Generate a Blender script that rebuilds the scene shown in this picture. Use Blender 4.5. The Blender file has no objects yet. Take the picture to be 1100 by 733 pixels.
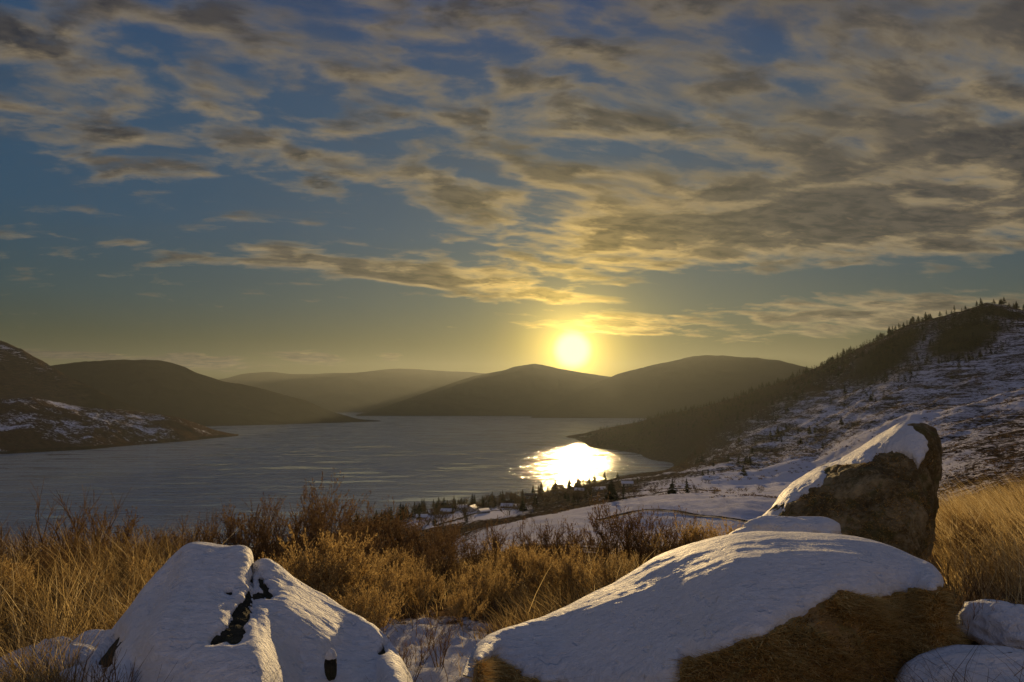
import bpy, math, random
import numpy as np
from mathutils import Vector, Matrix, Euler
R = math.radians
random.seed(7); rng = np.random.default_rng(11)
scn = bpy.context.scene
COL = scn.collection

# ------------------------------------------------------------------ camera
F = 733.0                      # focal length in photograph pixels
PITCH = math.atan((433-366.5)/F)
CAMZ = 150.0                   # metres above the lake
cam_d = bpy.data.cameras.new('camera'); cam = bpy.data.objects.new('camera', cam_d); COL.objects.link(cam)
cam_d.sensor_width = 36; cam_d.lens = 36*F/1100
cam_d.clip_start = .05; cam_d.clip_end = 60000
cam.location = (0, 0, CAMZ); cam.rotation_euler = (R(90)+PITCH, 0, 0)
scn.camera = cam

def ray(px, py):
    """pixel -> (x/y, z/y) of its direction"""
    u = (px-550)/F; v = (366.5-py)/F
    c, s = math.cos(PITCH), math.sin(PITCH)
    y = c - v*s
    return u/y, (v*c+s)/y
def at(px, py, D):
    a, b = ray(px, py)
    return Vector((a*D, D, CAMZ+b*D))

# ------------------------------------------------------------------ light
SUN_PX = (615, 376)
sa, sb = ray(*SUN_PX)
SUN_DIR = Vector((sa, 1, sb)).normalized()
SUN_EL = math.asin(SUN_DIR.z); SUN_AZ = math.atan2(SUN_DIR.x, SUN_DIR.y)
sd = bpy.data.lights.new('sun', 'SUN'); sun = bpy.data.objects.new('sun', sd); COL.objects.link(sun)
sd.energy = 5.0; sd.angle = R(.5); sd.color = (1.0, .68, .30)
sun.rotation_euler = SUN_DIR.to_track_quat('Z', 'Y').to_euler()
sun.location = (0, 0, 400)

scn.view_settings.view_transform = 'Standard'; scn.view_settings.look = 'None'
scn.view_settings.exposure = 0.12; scn.view_settings.gamma = 1.0
scn.view_settings.use_curve_mapping = False
scn.render.engine = 'CYCLES'
scn.cycles.volume_bounces = 0; scn.cycles.max_bounces = 5; scn.cycles.diffuse_bounces = 2
scn.cycles.glossy_bounces = 2; scn.cycles.transparent_max_bounces = 6
scn.cycles.use_denoising = True
scn.cycles.sample_clamp_indirect = 4

# tiny expression layer over shader nodes
class E:
    def __init__(s, nt, sock): s.nt, s.s = nt, sock
    def _m(s, op, *a, clamp=False):
        n = s.nt.nodes.new('ShaderNodeMath'); n.operation = op; n.use_clamp = clamp
        for i, v in enumerate((s,)+a):
            if isinstance(v, E): s.nt.links.new(v.s, n.inputs[i])
            else: n.inputs[i].default_value = v
        return E(s.nt, n.outputs[0])
    def __add__(s, o): return s._m('ADD', o)
    __radd__ = __add__
    def __mul__(s, o): return s._m('MULTIPLY', o)
    __rmul__ = __mul__
    def __sub__(s, o): return s._m('SUBTRACT', o)
    def __rsub__(s, o): return (s*-1)+o
    def __truediv__(s, o): return s._m('DIVIDE', o)
    def pow(s, o): return s._m('POWER', o)
    def max(s, o): return s._m('MAXIMUM', o)
    def min(s, o): return s._m('MINIMUM', o)
    def exp(s): return s._m('EXPONENT')
    def abs(s): return s._m('ABSOLUTE')
    def clamp(s): return s._m('ADD', 0.0, clamp=True)
    def smooth(s, a, b, lo=0., hi=1.):
        n = s.nt.nodes.new('ShaderNodeMapRange'); n.interpolation_type = 'SMOOTHSTEP'
        s.nt.links.new(s.s, n.inputs[0])
        for k, v in ((1, a), (2, b), (3, lo), (4, hi)): n.inputs[k].default_value = v
        return E(s.nt, n.outputs[0])
def comb(nt, *v):
    n = nt.nodes.new('ShaderNodeCombineXYZ')
    for i, x in enumerate(v):
        if isinstance(x, E): nt.links.new(x.s, n.inputs[i])
        else: n.inputs[i].default_value = x
    return E(nt, n.outputs[0])
def sep(e):
    n = e.nt.nodes.new('ShaderNodeSeparateXYZ'); e.nt.links.new(e.s, n.inputs[0])
    return [E(e.nt, n.outputs[i]) for i in range(3)]
def noise(e, scale=1., detail=4., rough=.5, dist=0., lac=2.):
    n = e.nt.nodes.new('ShaderNodeTexNoise'); e.nt.links.new(e.s, n.inputs['Vector'])
    n.inputs['Scale'].default_value = scale; n.inputs['Detail'].default_value = detail
    n.inputs['Roughness'].default_value = rough; n.inputs['Distortion'].default_value = dist
    n.inputs['Lacunarity'].default_value = lac
    return E(e.nt, n.outputs[0])
def mixc(nt, f, a, b, mode='MIX'):
    n = nt.nodes.new('ShaderNodeMix'); n.data_type = 'RGBA'; n.blend_type = mode; n.clamp_factor = True
    for k, v in ((0, f), (6, a), (7, b)):
        if isinstance(v, E): nt.links.new(v.s, n.inputs[k])
        elif k == 0: n.inputs[0].default_value = v
        else: n.inputs[k].default_value = (*v, 1)
    return E(nt, n.outputs[2])
def ramp(e, stops):
    n = e.nt.nodes.new('ShaderNodeValToRGB'); e.nt.links.new(e.s, n.inputs[0])
    cr = n.color_ramp
    while len(cr.elements) < len(stops): cr.elements.new(.5)
    for el, (p, c) in zip(cr.elements, stops):
        el.position = p; el.color = (*c, 1)
    return E(e.nt, n.outputs[0])

world = bpy.data.worlds.new('World'); scn.world = world; world.use_nodes = True
nt = world.node_tree; nt.nodes.clear()
WS = 0.1                                        # background strength
def build_world():
    out = nt.nodes.new('ShaderNodeOutputWorld'); bg = nt.nodes.new('ShaderNodeBackground')
    bg.inputs[1].default_value = WS
    nt.links.new(bg.outputs[0], out.inputs[0])
    sky = nt.nodes.new('ShaderNodeTexSky'); sky.sky_type = 'NISHITA'; sky.sun_disc = False
    sky.sun_elevation = SUN_EL; sky.sun_rotation = SUN_AZ
    sky.altitude = 500; sky.air_density = 1.2; sky.dust_density = 2.5; sky.ozone_density = 3.0
    g = nt.nodes.new('ShaderNodeTexCoord')
    d = E(nt, g.outputs['Generated'])
    x, y, z = sep(d)
    el = z._m('ARCSINE')                        # elevation, radians
    az = x._m('ARCTAN2', y)
    def dirpx(px, py):
        a, b = ray(px, py); v = Vector((a, 1, b)).normalized()
        return math.atan2(v.x, v.y), math.asin(v.z)
    # grade of the clear sky with elevation
    t = (el/R(90)).clamp()
    tint = ramp(t, [(0, (.045, .045, .014)), (.055, (.022, .044, .034)), (.09, (.020, .062, .084)), (.155, (.020, .074, .138)),
                    (.26, (.028, .078, .152)), (.36, (.020, .058, .155)), (1, (.03, .07, .18))])
    base = E(nt, sky.outputs[0])
    base = mixc(nt, 1., base, tint, 'MULTIPLY')
    # even the luminance between the sunward and the other sky
    base = mixc(nt, .88, base, mixc(nt, 1., tint, (8.6, 8.6, 8.6), 'MULTIPLY'))
    # clouds
    zz = z.max(0.0)+.15
    P = comb(nt, x/zz, y/zz, 0.0)
    warp = noise(P, .9, 3, .5)
    P2 = comb(nt, x/zz*.85 + y/zz*.22 + warp*.45, y/zz*1.45 - x/zz*.30 + warp*.35, 0.0)
    n1 = noise(P2, 4.2, 9, .52, .2)
    P3 = comb(nt, x/zz*.85 + y/zz*.22 + warp*.45 - sa*.0, y/zz*1.45 - x/zz*.30 + warp*.35 + .06, 0.0)
    n2 = noise(P3, 4.2, 5, .52, .2)           # the same field a step sunward
    rip = noise(P2, 11., 5, .6, .3)
    fine = noise(P2, 26., 4, .6, .3)
    blobs = [  # px, py, rx, ry, tilt(deg), weight
        (550, -60, 1500, 110, 0, .10), (60, 130, 190, 70, 4, .07), (90, 70, 160, 26, 5, .05), (310, 68, 150, 22, 6, .07),
        (330, 160, 130, 17, 14, .12), (470, 195, 90, 16, 10, .12), (450, 95, 90, 30, 14, .10),
        (600, 115, 110, 60, -20, .10), (740, 235, 230, 40, 2, .20), (790, 250, 210, 24, 2, .20), (900, 150, 170, 90, 0, .12),
        (1020, 230, 150, 55, 8, .12), (950, 40, 300, 60, 0, .08), (1060,150,140,90,0,.08),
        (240, 275, 90, 9, 3, .20), (370, 285, 90, 11, 8, .30), (490, 300, 90, 14, 8, .32), (600, 318, 60, 10, 4, .34),
        (650, 347, 66, 11, 1, .42), (690, 358, 60, 4, 2, .18), (900, 330, 115, 15, 2, .32), (830, 362, 80, 5, -2, .17), (960, 345, 90, 13, 0, .15),
        (120, 384, 90, 4, 2, .42), (222, 389, 34, 8, 0, .75), (335, 385, 34, 7, 2, .72), (418, 384, 20, 6, 0, .42), (20, 380, 70, 4, 0, .2),
        (640, 287, 110, 12, -3, .12), (960,296,60,3,0,.14), (200,325,40,4,8,.12),
        (860, 306, 330, 13, 0, -.16), (640, 335, 330, 9, 0, -.10), (520, 250, 120, 22, 8, -.07), (130, 235, 260, 30, 0, -.12), (250, 345, 330, 38, 0, -.16), (700, 395, 500, 22, 0, -.2), (780, 310, 90, 16, 0, -.12), (1010, 300, 120, 14, 0, -.12),
        (850,85,90,22,-10,-.06),(560,165,60,12,0,-.05),(330,115,120,12,10,-.07),(330,230,120,16,10,-.08),
    ]
    bias = None
    for (px, py, rx, ry, tl, w) in blobs:
        a0, e0 = dirpx(px, py)
        k = F*1.0
        ax = (az - a0)*k; ex = (el - e0)*k
        c, s = math.cos(R(-tl)), math.sin(R(-tl))
        p = ax*c + ex*s; q = ex*c - ax*s
        p = p/rx; q = q/ry
        gsn = ((p*p+q*q)*-.9).exp()*w
        bias = gsn if bias is None else bias+gsn
    dens = n1*1.1 + (rip-.5)*.24 + (fine-.5)*.10 + bias - .615
    lowfade = el.smooth(R(1.0), R(12), -.09, 0.)
    dens = dens + lowfade
    cover = dens.smooth(-.09, .19)
    thick = (dens*.95 + (n2-.5)*1.25 + (rip-.5)*.45 + (fine-.5)*.12 + el.smooth(R(3.2), R(5.5), .28, 0.)).smooth(-.05, .34)
    cosd = None
    for comp, sv in zip((x, y, z), SUN_DIR):
        m = comp*sv; cosd = m if cosd is None else cosd+m
    ang = cosd.min(.999999)._m('ARCCOSINE')
    near = (ang*ang*-34.).exp()
    lit = mixc(nt, near, (2.75, 2.1, 1.2), (12., 7.4, 1.7))
    dark = mixc(nt, near, (.14, .20, .34), (1.3, .85, .32))
    dark = mixc(nt, rip.smooth(.35, .65), mixc(nt, .35, dark, (0., 0., 0.)), mixc(nt, .22, dark, lit))
    lit = mixc(nt, (rip.smooth(.35, .65)*.35), lit, mixc(nt, .5, lit, dark))
    hi = el.smooth(R(16), R(34))
    lit = mixc(nt, hi*.75, lit, (1.35, 1.12, .86))
    dark = mixc(nt, hi*.6, dark, (.13, .17, .32))
    cl = mixc(nt, thick, lit, dark)
    skyc = mixc(nt, cover*.93, base, cl)
    soft = noise(comb(nt, x/zz*.55+y/zz*.2+7., y/zz*1.15-x/zz*.2, 2.), 1.9, 5, .5, .4)
    streak = noise(comb(nt, x/zz*.9+y/zz*.3, y/zz*4.2-x/zz*.9, 5.), 2.0, 5, .55, .5)
    veil = (soft + (streak-.5)*.25 + bias*.55).smooth(.50, .74)*el.smooth(R(9), R(20))*.42
    veilc = mixc(nt, (n2*.6+streak*.4).smooth(.40, .60), mixc(nt, near, (.33, .38, .54), (2.4, 1.6, .6)), mixc(nt, near, (.86, .78, .70), (6., 4., 1.2)))
    skyc = mixc(nt, veil, skyc, veilc)
    # the sun itself with its aureole in the thin cloud
    core = ang.smooth(R(.85), R(1.9), 1., 0.)
    aur = ((ang/R(1.9))*-1.).exp()
    aur2 = ((ang/R(9.))*-1.).exp()
    skyc = mixc(nt, 1., skyc, mixc(nt, 1., mixc(nt, 0., (30., 20., 3.6), (0, 0, 0)), comb(nt, aur, aur, aur), 'MULTIPLY'), 'ADD')
    skyc = mixc(nt, 1., skyc, mixc(nt, 1., mixc(nt, 0., (1.3, 1.0, .10), (0, 0, 0)), comb(nt, aur2, aur2, aur2), 'MULTIPLY'), 'ADD')
    skyc = mixc(nt, core, skyc, (13., 14., 6.5))
    # added fill: sky overhead and behind the viewer brightened to light the boulders
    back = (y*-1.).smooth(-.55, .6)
    fillc = mixc(nt, el.smooth(R(2), R(30)), (4.9, 3.4, 2.1), (.78, 1.0, 1.75))
    skyc = mixc(nt, back, skyc, fillc)
    # below the horizon
    skyc = mixc(nt, el.smooth(R(-3), R(-.5), 1., 0.), skyc, (1., .8, .5))
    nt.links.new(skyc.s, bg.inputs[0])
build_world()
world.cycles.sampling_method = 'MANUAL'; world.cycles.sample_map_resolution = 1024

# ------------------------------------------------------------------ helpers
def tag(o, label=None, cat=None, group=None, kind=None):
    if label: o['label'] = label
    if cat: o['category'] = cat
    if group: o['group'] = group
    if kind: o['kind'] = kind
    return o
def empty(name, loc=(0, 0, 0), rz=0., s=1.):
    o = bpy.data.objects.new(name, None); COL.objects.link(o)
    o.location = loc; o.rotation_euler = (0, 0, rz); o.scale = (s, s, s); o.empty_display_size = .2
    return o
def mesh_np(name, V, Fc, mats, parent=None, smooth=True, attrs=None, mi=None):
    V = np.asarray(V, dtype=np.float64); Fc = np.asarray(Fc, dtype=np.int32)
    me = bpy.data.meshes.new(name)
    k = Fc.shape[1]
    me.vertices.add(len(V)); me.vertices.foreach_set('co', V.ravel())
    me.loops.add(Fc.size); me.loops.foreach_set('vertex_index', Fc.ravel())
    me.polygons.add(len(Fc)); me.polygons.foreach_set('loop_start', np.arange(0, Fc.size, k, dtype=np.int32))
    if smooth: me.polygons.foreach_set('use_smooth', np.ones(len(Fc), bool))
    if mi is not None: me.polygons.foreach_set('material_index', np.asarray(mi, np.int32))
    for m in (mats if isinstance(mats, (list, tuple)) else [mats]): me.materials.append(m)
    me.update(calc_edges=True); me.validate()
    for an, av in (attrs or {}).items():
        av = np.asarray(av, np.float32)
        at_ = me.attributes.new(an, 'FLOAT', 'POINT'); at_.data.foreach_set('value', av.ravel())
    o = bpy.data.objects.new(name, me); COL.objects.link(o)
    if parent: o.parent = parent
    return o
def grid_faces(nr, nc, wrap=False):
    i = np.arange(nr-1)[:, None]; j = np.arange(nc if wrap else nc-1)[None, :]
    j2 = (j+1) % nc
    return np.stack([i*nc+j, i*nc+j2, (i+1)*nc+j2, (i+1)*nc+j], -1).reshape(-1, 4)
# numpy value noise
_P = np.random.default_rng(5).random((512, 512))
def vn2(x, y):
    xi = np.floor(x).astype(int); yi = np.floor(y).astype(int)
    fx = x-xi; fy = y-yi; fx = fx*fx*(3-2*fx); fy = fy*fy*(3-2*fy)
    a = _P[xi & 511, yi & 511]; b = _P[(xi+1) & 511, yi & 511]; c = _P[xi & 511, (yi+1) & 511]; d = _P[(xi+1) & 511, (yi+1) & 511]
    return (a*(1-fx)+b*fx)*(1-fy)+(c*(1-fx)+d*fx)*fy
def fbm(x, y, oct=5, g=.5):
    s = 0; a = 1; t = 0
    x = np.asarray(x, float); y = np.asarray(y, float)
    for k in range(oct):
        s = s+a*(vn2(x*2**k+17.3*k, y*2**k+9.1*k)-.5); t += a; a *= g
    return s/t*2            # about -1..1
def ridged(x, y, oct=5, g=.5):
    s = 0; a = 1; t = 0
    for k in range(oct):
        s = s+a*(1-np.abs(vn2(x*2**k+31.7*k, y*2**k+5.3*k)*2-1)); t += a; a *= g
    return s/t              # 0..1
def fbm3(p, sc, oct=4, g=.5):
    return (fbm(p[:, 0]*sc+p[:, 2]*sc*.37, p[:, 1]*sc+3, oct, g)+fbm(p[:, 1]*sc+11, p[:, 2]*sc+7, oct, g)+fbm(p[:, 2]*sc+23, p[:, 0]*sc+5, oct, g))/1.8
def sstep(x, a, b):
    t = np.clip((x-a)/(b-a), 0, 1); return t*t*(3-2*t)

# ------------------------------------------------------------------ materials
def new_mat(name):
    m = bpy.data.materials.new(name); m.use_nodes = True
    return m, m.node_tree, m.node_tree.nodes['Principled BSDF']
def setc(ntr, sock, v):
    if isinstance(v, E): ntr.links.new(v.s, sock)
    elif isinstance(v, tuple): sock.default_value = (*v, 1)
    else: sock.default_value = v
def bump(ntr, bsdf, h, strength=.5, dist=.1):
    b = ntr.nodes.new('ShaderNodeBump'); b.inputs['Strength'].default_value = strength; b.inputs['Distance'].default_value = dist
    ntr.links.new(h.s, b.inputs['Height']); ntr.links.new(b.outputs[0], bsdf.inputs['Normal'])
def pos(ntr): return E(ntr, ntr.nodes.new('ShaderNodeNewGeometry').outputs['Position'])
def objc(ntr): return E(ntr, ntr.nodes.new('ShaderNodeTexCoord').outputs['Object'])
def attr(ntr, name):
    n = ntr.nodes.new('ShaderNodeAttribute'); n.attribute_name = name
    return E(ntr, n.outputs['Fac'])

def m_snow():
    m, t, b = new_mat('snow')
    p = objc(t)
    x, y, z = sep(p)
    n = noise(p, 3., 6, .6); f = noise(p, 60., 4, .6); rp = noise(comb(t, x*3.+y*1.5, y*9.-x*2., z*9.), 3., 4, .6, .6)
    setc(t, b.inputs['Base Color'], ramp(n, [(.3, (.70, .71, .74)), (.7, (.83, .82, .82))]))
    b.inputs['Roughness'].default_value = .65; b.inputs['Specular IOR Level'].default_value = .1
    cr = noise(p, 22., 6, .75, .8)
    pit = noise(p, 11., 3, .5).smooth(.58, .70)
    bump(t, b, n*.5+f*.12+rp*.32+cr*.26-pit*.18, 1., .075)
    return m
def m_rock(name, c1, c2, c3, moss=(.09, .075, .02)):
    m, t, b = new_mat(name)
    p = objc(t)
    n = noise(p, 2.2, 8, .62, .4); f = noise(p, 14., 8, .7, .6); g = noise(p, 45., 5, .7); l = noise(p, 5., 6, .6, .8)
    c = ramp(n*.6+f*.4, [(.30, c1), (.47, c2), (.62, c3)])
    c = mixc(t, l.smooth(.50, .62)*.65, c, moss)
    c = mixc(t, g.smooth(.60, .68)*.5, c, (c3[0]*1.7, c3[1]*1.7, c3[2]*1.5))
    setc(t, b.inputs['Base Color'], c); b.inputs['Roughness'].default_value = .9; b.inputs['Specular IOR Level'].default_value = .2
    bump(t, b, n*.6+f*.75+g*.30, 1., .10)
    return m
def m_terrain(name, scrub, snowc, forest, cs=.012, zs=.10, bumpd=2.):
    """hillside: snow lying between scrub, broken along the contours; attributes snow / wood drive the mix"""
    m, t, b = new_mat(name)
    p = pos(t); x, y, z = sep(p)
    s = attr(t, 'snow'); w = attr(t, 'wood')
    q = comb(t, x*cs+z*cs*1.5, y*cs, z*zs)
    n = noise(q, 1., 9, .66, .9); f = noise(q, 6., 7, .68, 1.2); big = noise(p, .0035, 4, .5)
    k = (n*.50+f*.55) - .525 + (s-.5)*.75 + (big-.5)*.22
    c = mixc(t, k.smooth(-.035, .055), mixc(t, f.smooth(.35, .65), scrub, (scrub[0]*1.9, scrub[1]*1.7, scrub[2]*1.5)), snowc)
    wn = w + (n-.5)*.9 + (f-.5)*.5
    c = mixc(t, wn.smooth(.38, .60), c, forest)
    setc(t, b.inputs['Base Color'], c); b.inputs['Roughness'].default_value = .95; b.inputs['Specular IOR Level'].default_value = 0.
    bump(t, b, n*.8+f*.5, 1., bumpd)
    return m
def m_ground():
    m, t, b = new_mat('near_ground')
    p = pos(t); x, y, z = sep(p)
    s = attr(t, 'snow'); w = attr(t, 'wood'); far = attr(t, 'far')
    # close by: snow with dead stalks and litter
    n = noise(p, 1.6, 7, .62, .5); f = noise(p, 9., 6, .7, 1.0); g = noise(comb(t, x*1., y*2.2, z), 30., 4, .7, 2.)
    litter = mixc(t, f.smooth(.35, .65), (.075, .045, .022), (.23, .145, .065))
    k = n*.6+f*.25+g*.25 - .55 + (s-.5)*.9
    cn = mixc(t, k.smooth(-.05, .06), litter, (.74, .74, .79))
    # far away
    q = comb(t, x*.010+z*.012, y*.010, z*.11)
    N1 = noise(q, 1., 9, .66, .9); F1 = noise(q, 9., 7, .70, 1.4); big = noise(p, .004, 4, .5)
    vine = noise(comb(t, x*.05+y*.02, y*.10-x*.03, 0.), 1., 4, .6, .4)
    k2 = (N1*.45+F1*.60) - .525 + (s-.5)*.72 + (big-.5)*.20 + (vine-.5)*.12
    cf = mixc(t, k2.smooth(-.03, .05), mixc(t, F1.smooth(.40, .62), (.030, .022, .017), (.095, .066, .044)), (.68, .67, .74))
    wn = w + (N1-.5)*.9 + (F1-.5)*.5
    cf = mixc(t, wn.smooth(.38, .60), cf, (.050, .044, .020))
    setc(t, b.inputs['Base Color'], mixc(t, far, cn, cf)); b.inputs['Roughness'].default_value = .9
    b.inputs['Specular IOR Level'].default_value = 0.
    h1 = (n*.5+f*.3+g*.1)*(1.-far)*.16
    h2 = (N1*.8+F1*.9)*far*3.2
    bump(t, b, h1+h2, 1., 1.)
    return m
def m_plain(name, c, rough=.85, var=.35, sc=3., spec=.3):
    m, t, b = new_mat(name)
    n = noise(objc(t), sc, 6, .65)
    lo = tuple(v*(1-var) for v in c); hi = tuple(min(1, v*(1+var)) for v in c)
    setc(t, b.inputs['Base Color'], ramp(n, [(.3, lo), (.7, hi)])); b.inputs['Roughness'].default_value = rough
    b.inputs['Specular IOR Level'].default_value = spec
    bump(t, b, n, .5, .05)
    return m
def m_blade(name, stops, transl=.45):
    """dry blades and twigs: light passes through them when the sun is behind"""
    m = bpy.data.materials.new(name); m.use_nodes = True; t = m.node_tree; t.nodes.clear()
    out = t.nodes.new('ShaderNodeOutputMaterial')
    a = attr(t, 'tint')
    c = ramp(a, stops)
    d = t.nodes.new('ShaderNodeBsdfDiffuse'); tr = t.nodes.new('ShaderNodeBsdfTranslucent'); mx = t.nodes.new('ShaderNodeMixShader')
    t.links.new(c.s, d.inputs[0]); t.links.new(c.s, tr.inputs[0]); mx.inputs[0].default_value = transl
    t.links.new(d.outputs[0], mx.inputs[1]); t.links.new(tr.outputs[0], mx.inputs[2]); t.links.new(mx.outputs[0], out.inputs[0])
    return m
M = {}
M['snow'] = m_snow()
M['rock_dark'] = m_rock('dark_rock', (.012, .013, .009), (.045, .042, .026), (.12, .105, .065), (.05, .053, .02))
M['rock_brown'] = m_rock('brown_rock', (.15, .085, .03), (.46, .27, .09), (.68, .48, .22), (.36, .28, .08))
M['rock_olive'] = m_rock('olive_rock', (.030, .024, .012), (.17, .125, .052), (.50, .40, .22), (.13, .125, .04))
M['ground'] = m_ground()
M['grass'] = m_blade('dry_grass', [(0, (.09, .058, .028)), (.4, (.30, .212, .092)), (.75, (.54, .405, .18)), (1, (.74, .62, .38))], .55)
M['twig'] = m_blade('brown_twigs', [(0, (.055, .037, .022)), (.5, (.15, .095, .048)), (1, (.31, .21, .105))], .25)
M['tree_twig'] = m_blade('bare_tree_twigs', [(0, (.03, .022, .014)), (.5, (.07, .048, .028)), (1, (.13, .09, .05))], .25)
M['gold'] = m_blade('golden_twigs', [(0, (.12, .078, .034)), (.5, (.34, .225, .088)), (1, (.66, .50, .23))], .45)
M['moss'] = m_blade('dry_moss', [(0, (.16, .095, .028)), (.5, (.66, .38, .10)), (1, (.85, .64, .26))], .1)
M['needle'] = m_blade('conifer_needles', [(0, (.012, .014, .007)), (1, (.040, .042, .018))], .15)
M['bark'] = m_plain('bark', (.05, .035, .025))
M['wall_a'] = m_plain('pale_house_wall', (.36, .33, .30)); M['wall_b'] = m_plain('brown_house_wall', (.13, .085, .06)); M['wall_c'] = m_plain('grey_house_wall', (.20, .20, .21))
M['roofsnow'] = m_plain('snowy_roof', (.70, .70, .76), var=.08)
M['rooftile'] = m_plain('dark_roof', (.07, .06, .06))
M['glass'] = m_plain('window_glass', (.04, .05, .06), rough=.1)
M['asphalt'] = m_plain('wet_track', (.05, .042, .038), spec=0.)

# ------------------------------------------------------------------ terrain heights (slope field s = (z-CAMZ)/y over x/y and log y)
ctl = []
def c(px, py, D):
    a, b = ray(px, py); ctl.append((a, D, b))
def cs(px, D, s): ctl.append(((px-550)/F, D, s))
# foreground bench
for px, prof in {
    -120: [(4, -.42), (6, -.34), (8, -.30), (12, -.27), (16, -.27), (30, -.32), (100, -.34), (300, -.30)],
    100:  [(4, -.42), (6, -.34), (8, -.30), (12, -.265), (16, -.26), (30, -.31), (100, -.34), (300, -.30)],
    350:  [(3, -.545), (4, -.42), (6, -.33), (8, -.295), (12, -.255), (16, -.245), (30, -.29), (100, -.31), (300, -.27)],
    550:  [(3, -.55), (4, -.42), (6, -.325), (8, -.29), (12, -.25), (16, -.235), (30, -.27), (100, -.26), (200, -.22)],
    750:  [(3, -.56), (4, -.43), (6, -.325), (8, -.275), (12, -.238), (16, -.225), (30, -.25), (100, -.24), (200, -.21)],
    920:  [(4, -.42), (6, -.315), (8, -.262), (12, -.215), (16, -.205), (30, -.20), (100, -.19), (200, -.18)],
    1060: [(3, -.55), (4, -.41), (6, -.30), (8, -.245), (10, -.205), (14, -.178), (20, -.155), (30, -.15), (60, -.15), (150, -.13)],
    1250: [(4, -.41), (6, -.30), (8, -.24), (14, -.165), (20, -.14), (60, -.13), (150, -.11)]}.items():
    for D, s in prof: cs(px, D, s)
# slope below, fields and shore strip
for q in [(520, 590, 300), (700, 577, 285), (830, 574, 270), (600, 560, 350), (700, 545, 352), (800, 541, 335), (860, 541, 360), (950, 540, 300),
          (530, 573, 370), (620, 545, 560), (700, 532, 560), (760, 524, 690), (820, 512, 850), (870, 502, 890), (820, 530, 520), (900, 512, 560),
          (560, 552, 720), (480, 564, 700), (520, 553, 780), (430, 577, 640), (600, 540, 800), (660, 526, 860), (700, 516, 900), (740, 505, 1050), (700, 512, 1050),
          (655, 516, 1150), (760, 497, 1200), (800, 494, 1050), (860, 494, 900),
          (1090, 500, 300), (1090, 470, 480), (1000, 492, 460), (1000, 470, 640), (920, 490, 700), (900, 472, 950), (840, 478, 1150), (780, 482, 1400),
          (1090, 440, 700), (1090, 412, 900), (1000, 440, 850), (1000, 405, 1150), (1060, 385, 1200), (940, 440, 1050), (930, 412, 1350), (880, 445, 1250),
          (850, 430, 1550), (800, 462, 1450), (800, 442, 1700), (760, 466, 1650), (740, 478, 1750), (740, 455, 2000), (700, 474, 2000), (690, 458, 2350), (650, 470, 2500),
          (640, 480, 2330), (612, 473, 2900),
          # skyline of the hillside
          (640, 463, 2900), (700, 450, 2700), (760, 437, 2500), (800, 425, 2300), (840, 411, 2100), (870, 399, 2000), (900, 386, 1900), (930, 373, 1800),
          (965, 357, 1700), (1000, 346, 1620), (1040, 337, 1550), (1062, 334, 1500), (1100, 340, 1500), (1200, 350, 1500)]:
    c(*q)
# shore (z = 0) and the bed beyond it
shore = [(-300, 640), (-100, 655), (0, 662), (200, 700), (300, 750), (390, 845), (450, 957), (520, 1040), (585, 1170), (640, 1310), (690, 1500), (722, 1730),
         (690, 2010), (655, 2230), (628, 2600), (608, 2960)]
for px, D in shore: cs(px, D, -CAMZ/D)
for px, D in [(-300, 1100), (0, 1100), (300, 1150), (450, 1300), (550, 1600), (620, 1750), (660, 1850), (600, 2300), (560, 2900), (450, 2500), (200, 2500), (-200, 2500), (540, 3800), (300, 3800), (0, 3800)]:
    cs(px, D, -(CAMZ+14)/D)
for px, z, D in [(620, -14, 3500), (700, -14, 3700), (800, 20, 3600), (900, 60, 3600), (1000, 90, 3600), (1150, 120, 3600), (1400, 150, 3600), (1400, 250, 1500),
                 (1400, 180, 900), (1400, 140, 300), (900, 190, 2600), (1000, 230, 2600)]:
    cs(px, D, (z-CAMZ)/D)
C = np.array(ctl)
LW = .42
def _feat(u, D): return np.stack([u*1.35, np.log(D)*LW], -1)
CP = _feat(C[:, 0], C[:, 1])
def _tps(r2): return np.where(r2 > 1e-12, .5*r2*np.log(np.maximum(r2, 1e-12)), 0)
def _solve():
    n = len(CP); K = _tps(((CP[:, None]-CP[None])**2).sum(-1)) + np.eye(n)*2e-4
    Pm = np.c_[np.ones(n), CP]
    A = np.zeros((n+3, n+3)); A[:n, :n] = K; A[:n, n:] = Pm; A[n:, :n] = Pm.T
    return np.linalg.solve(A, np.r_[C[:, 2], 0, 0, 0])
WT = _solve()
def slope_field(u, D):
    q = _feat(np.clip(u, -1.3, 1.3), D).reshape(-1, 2); out = np.empty(len(q))
    for i in range(0, len(q), 20000):
        a = q[i:i+20000]
        out[i:i+20000] = _tps(((a[:, None]-CP[None])**2).sum(-1))@WT[:len(CP)] + WT[-3] + a@WT[-2:]
    return out.reshape(np.shape(u))
def ground_z(x, y, detail=True):
    x = np.asarray(x, float); y = np.asarray(y, float)
    D = np.clip(y, 3, 3900)
    z = CAMZ + slope_field(x/D, D)*D
    if detail:
        r = np.sqrt(x*x+y*y)
        z = z + (np.abs(fbm(x*4.+9, y*4., 4))*.09)*sstep(r, 1.5, 4)*(1-sstep(r, 12, 30))
        z = z + fbm(x*.9, y*.9, 4)*.10*sstep(r, 1, 6)*(1-sstep(r, 60, 200)*.7)
        z = z + fbm(x*.06+5, y*.06, 5)*.006*np.clip(r-15, 0, 500)*.5
        hill = sstep(x/D, .05, .45)*sstep(D, 300, 900)
        z = z + (ridged(x*.006+2, y*.006+z*.004, 5)-.62)*(14+20*sstep(x/D, .35, .6))*hill + fbm(x*.03, y*.03, 5)*5.0*hill
    return z
def gz(x, y): return float(ground_z(np.array([x]), np.array([y]))[0])

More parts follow.
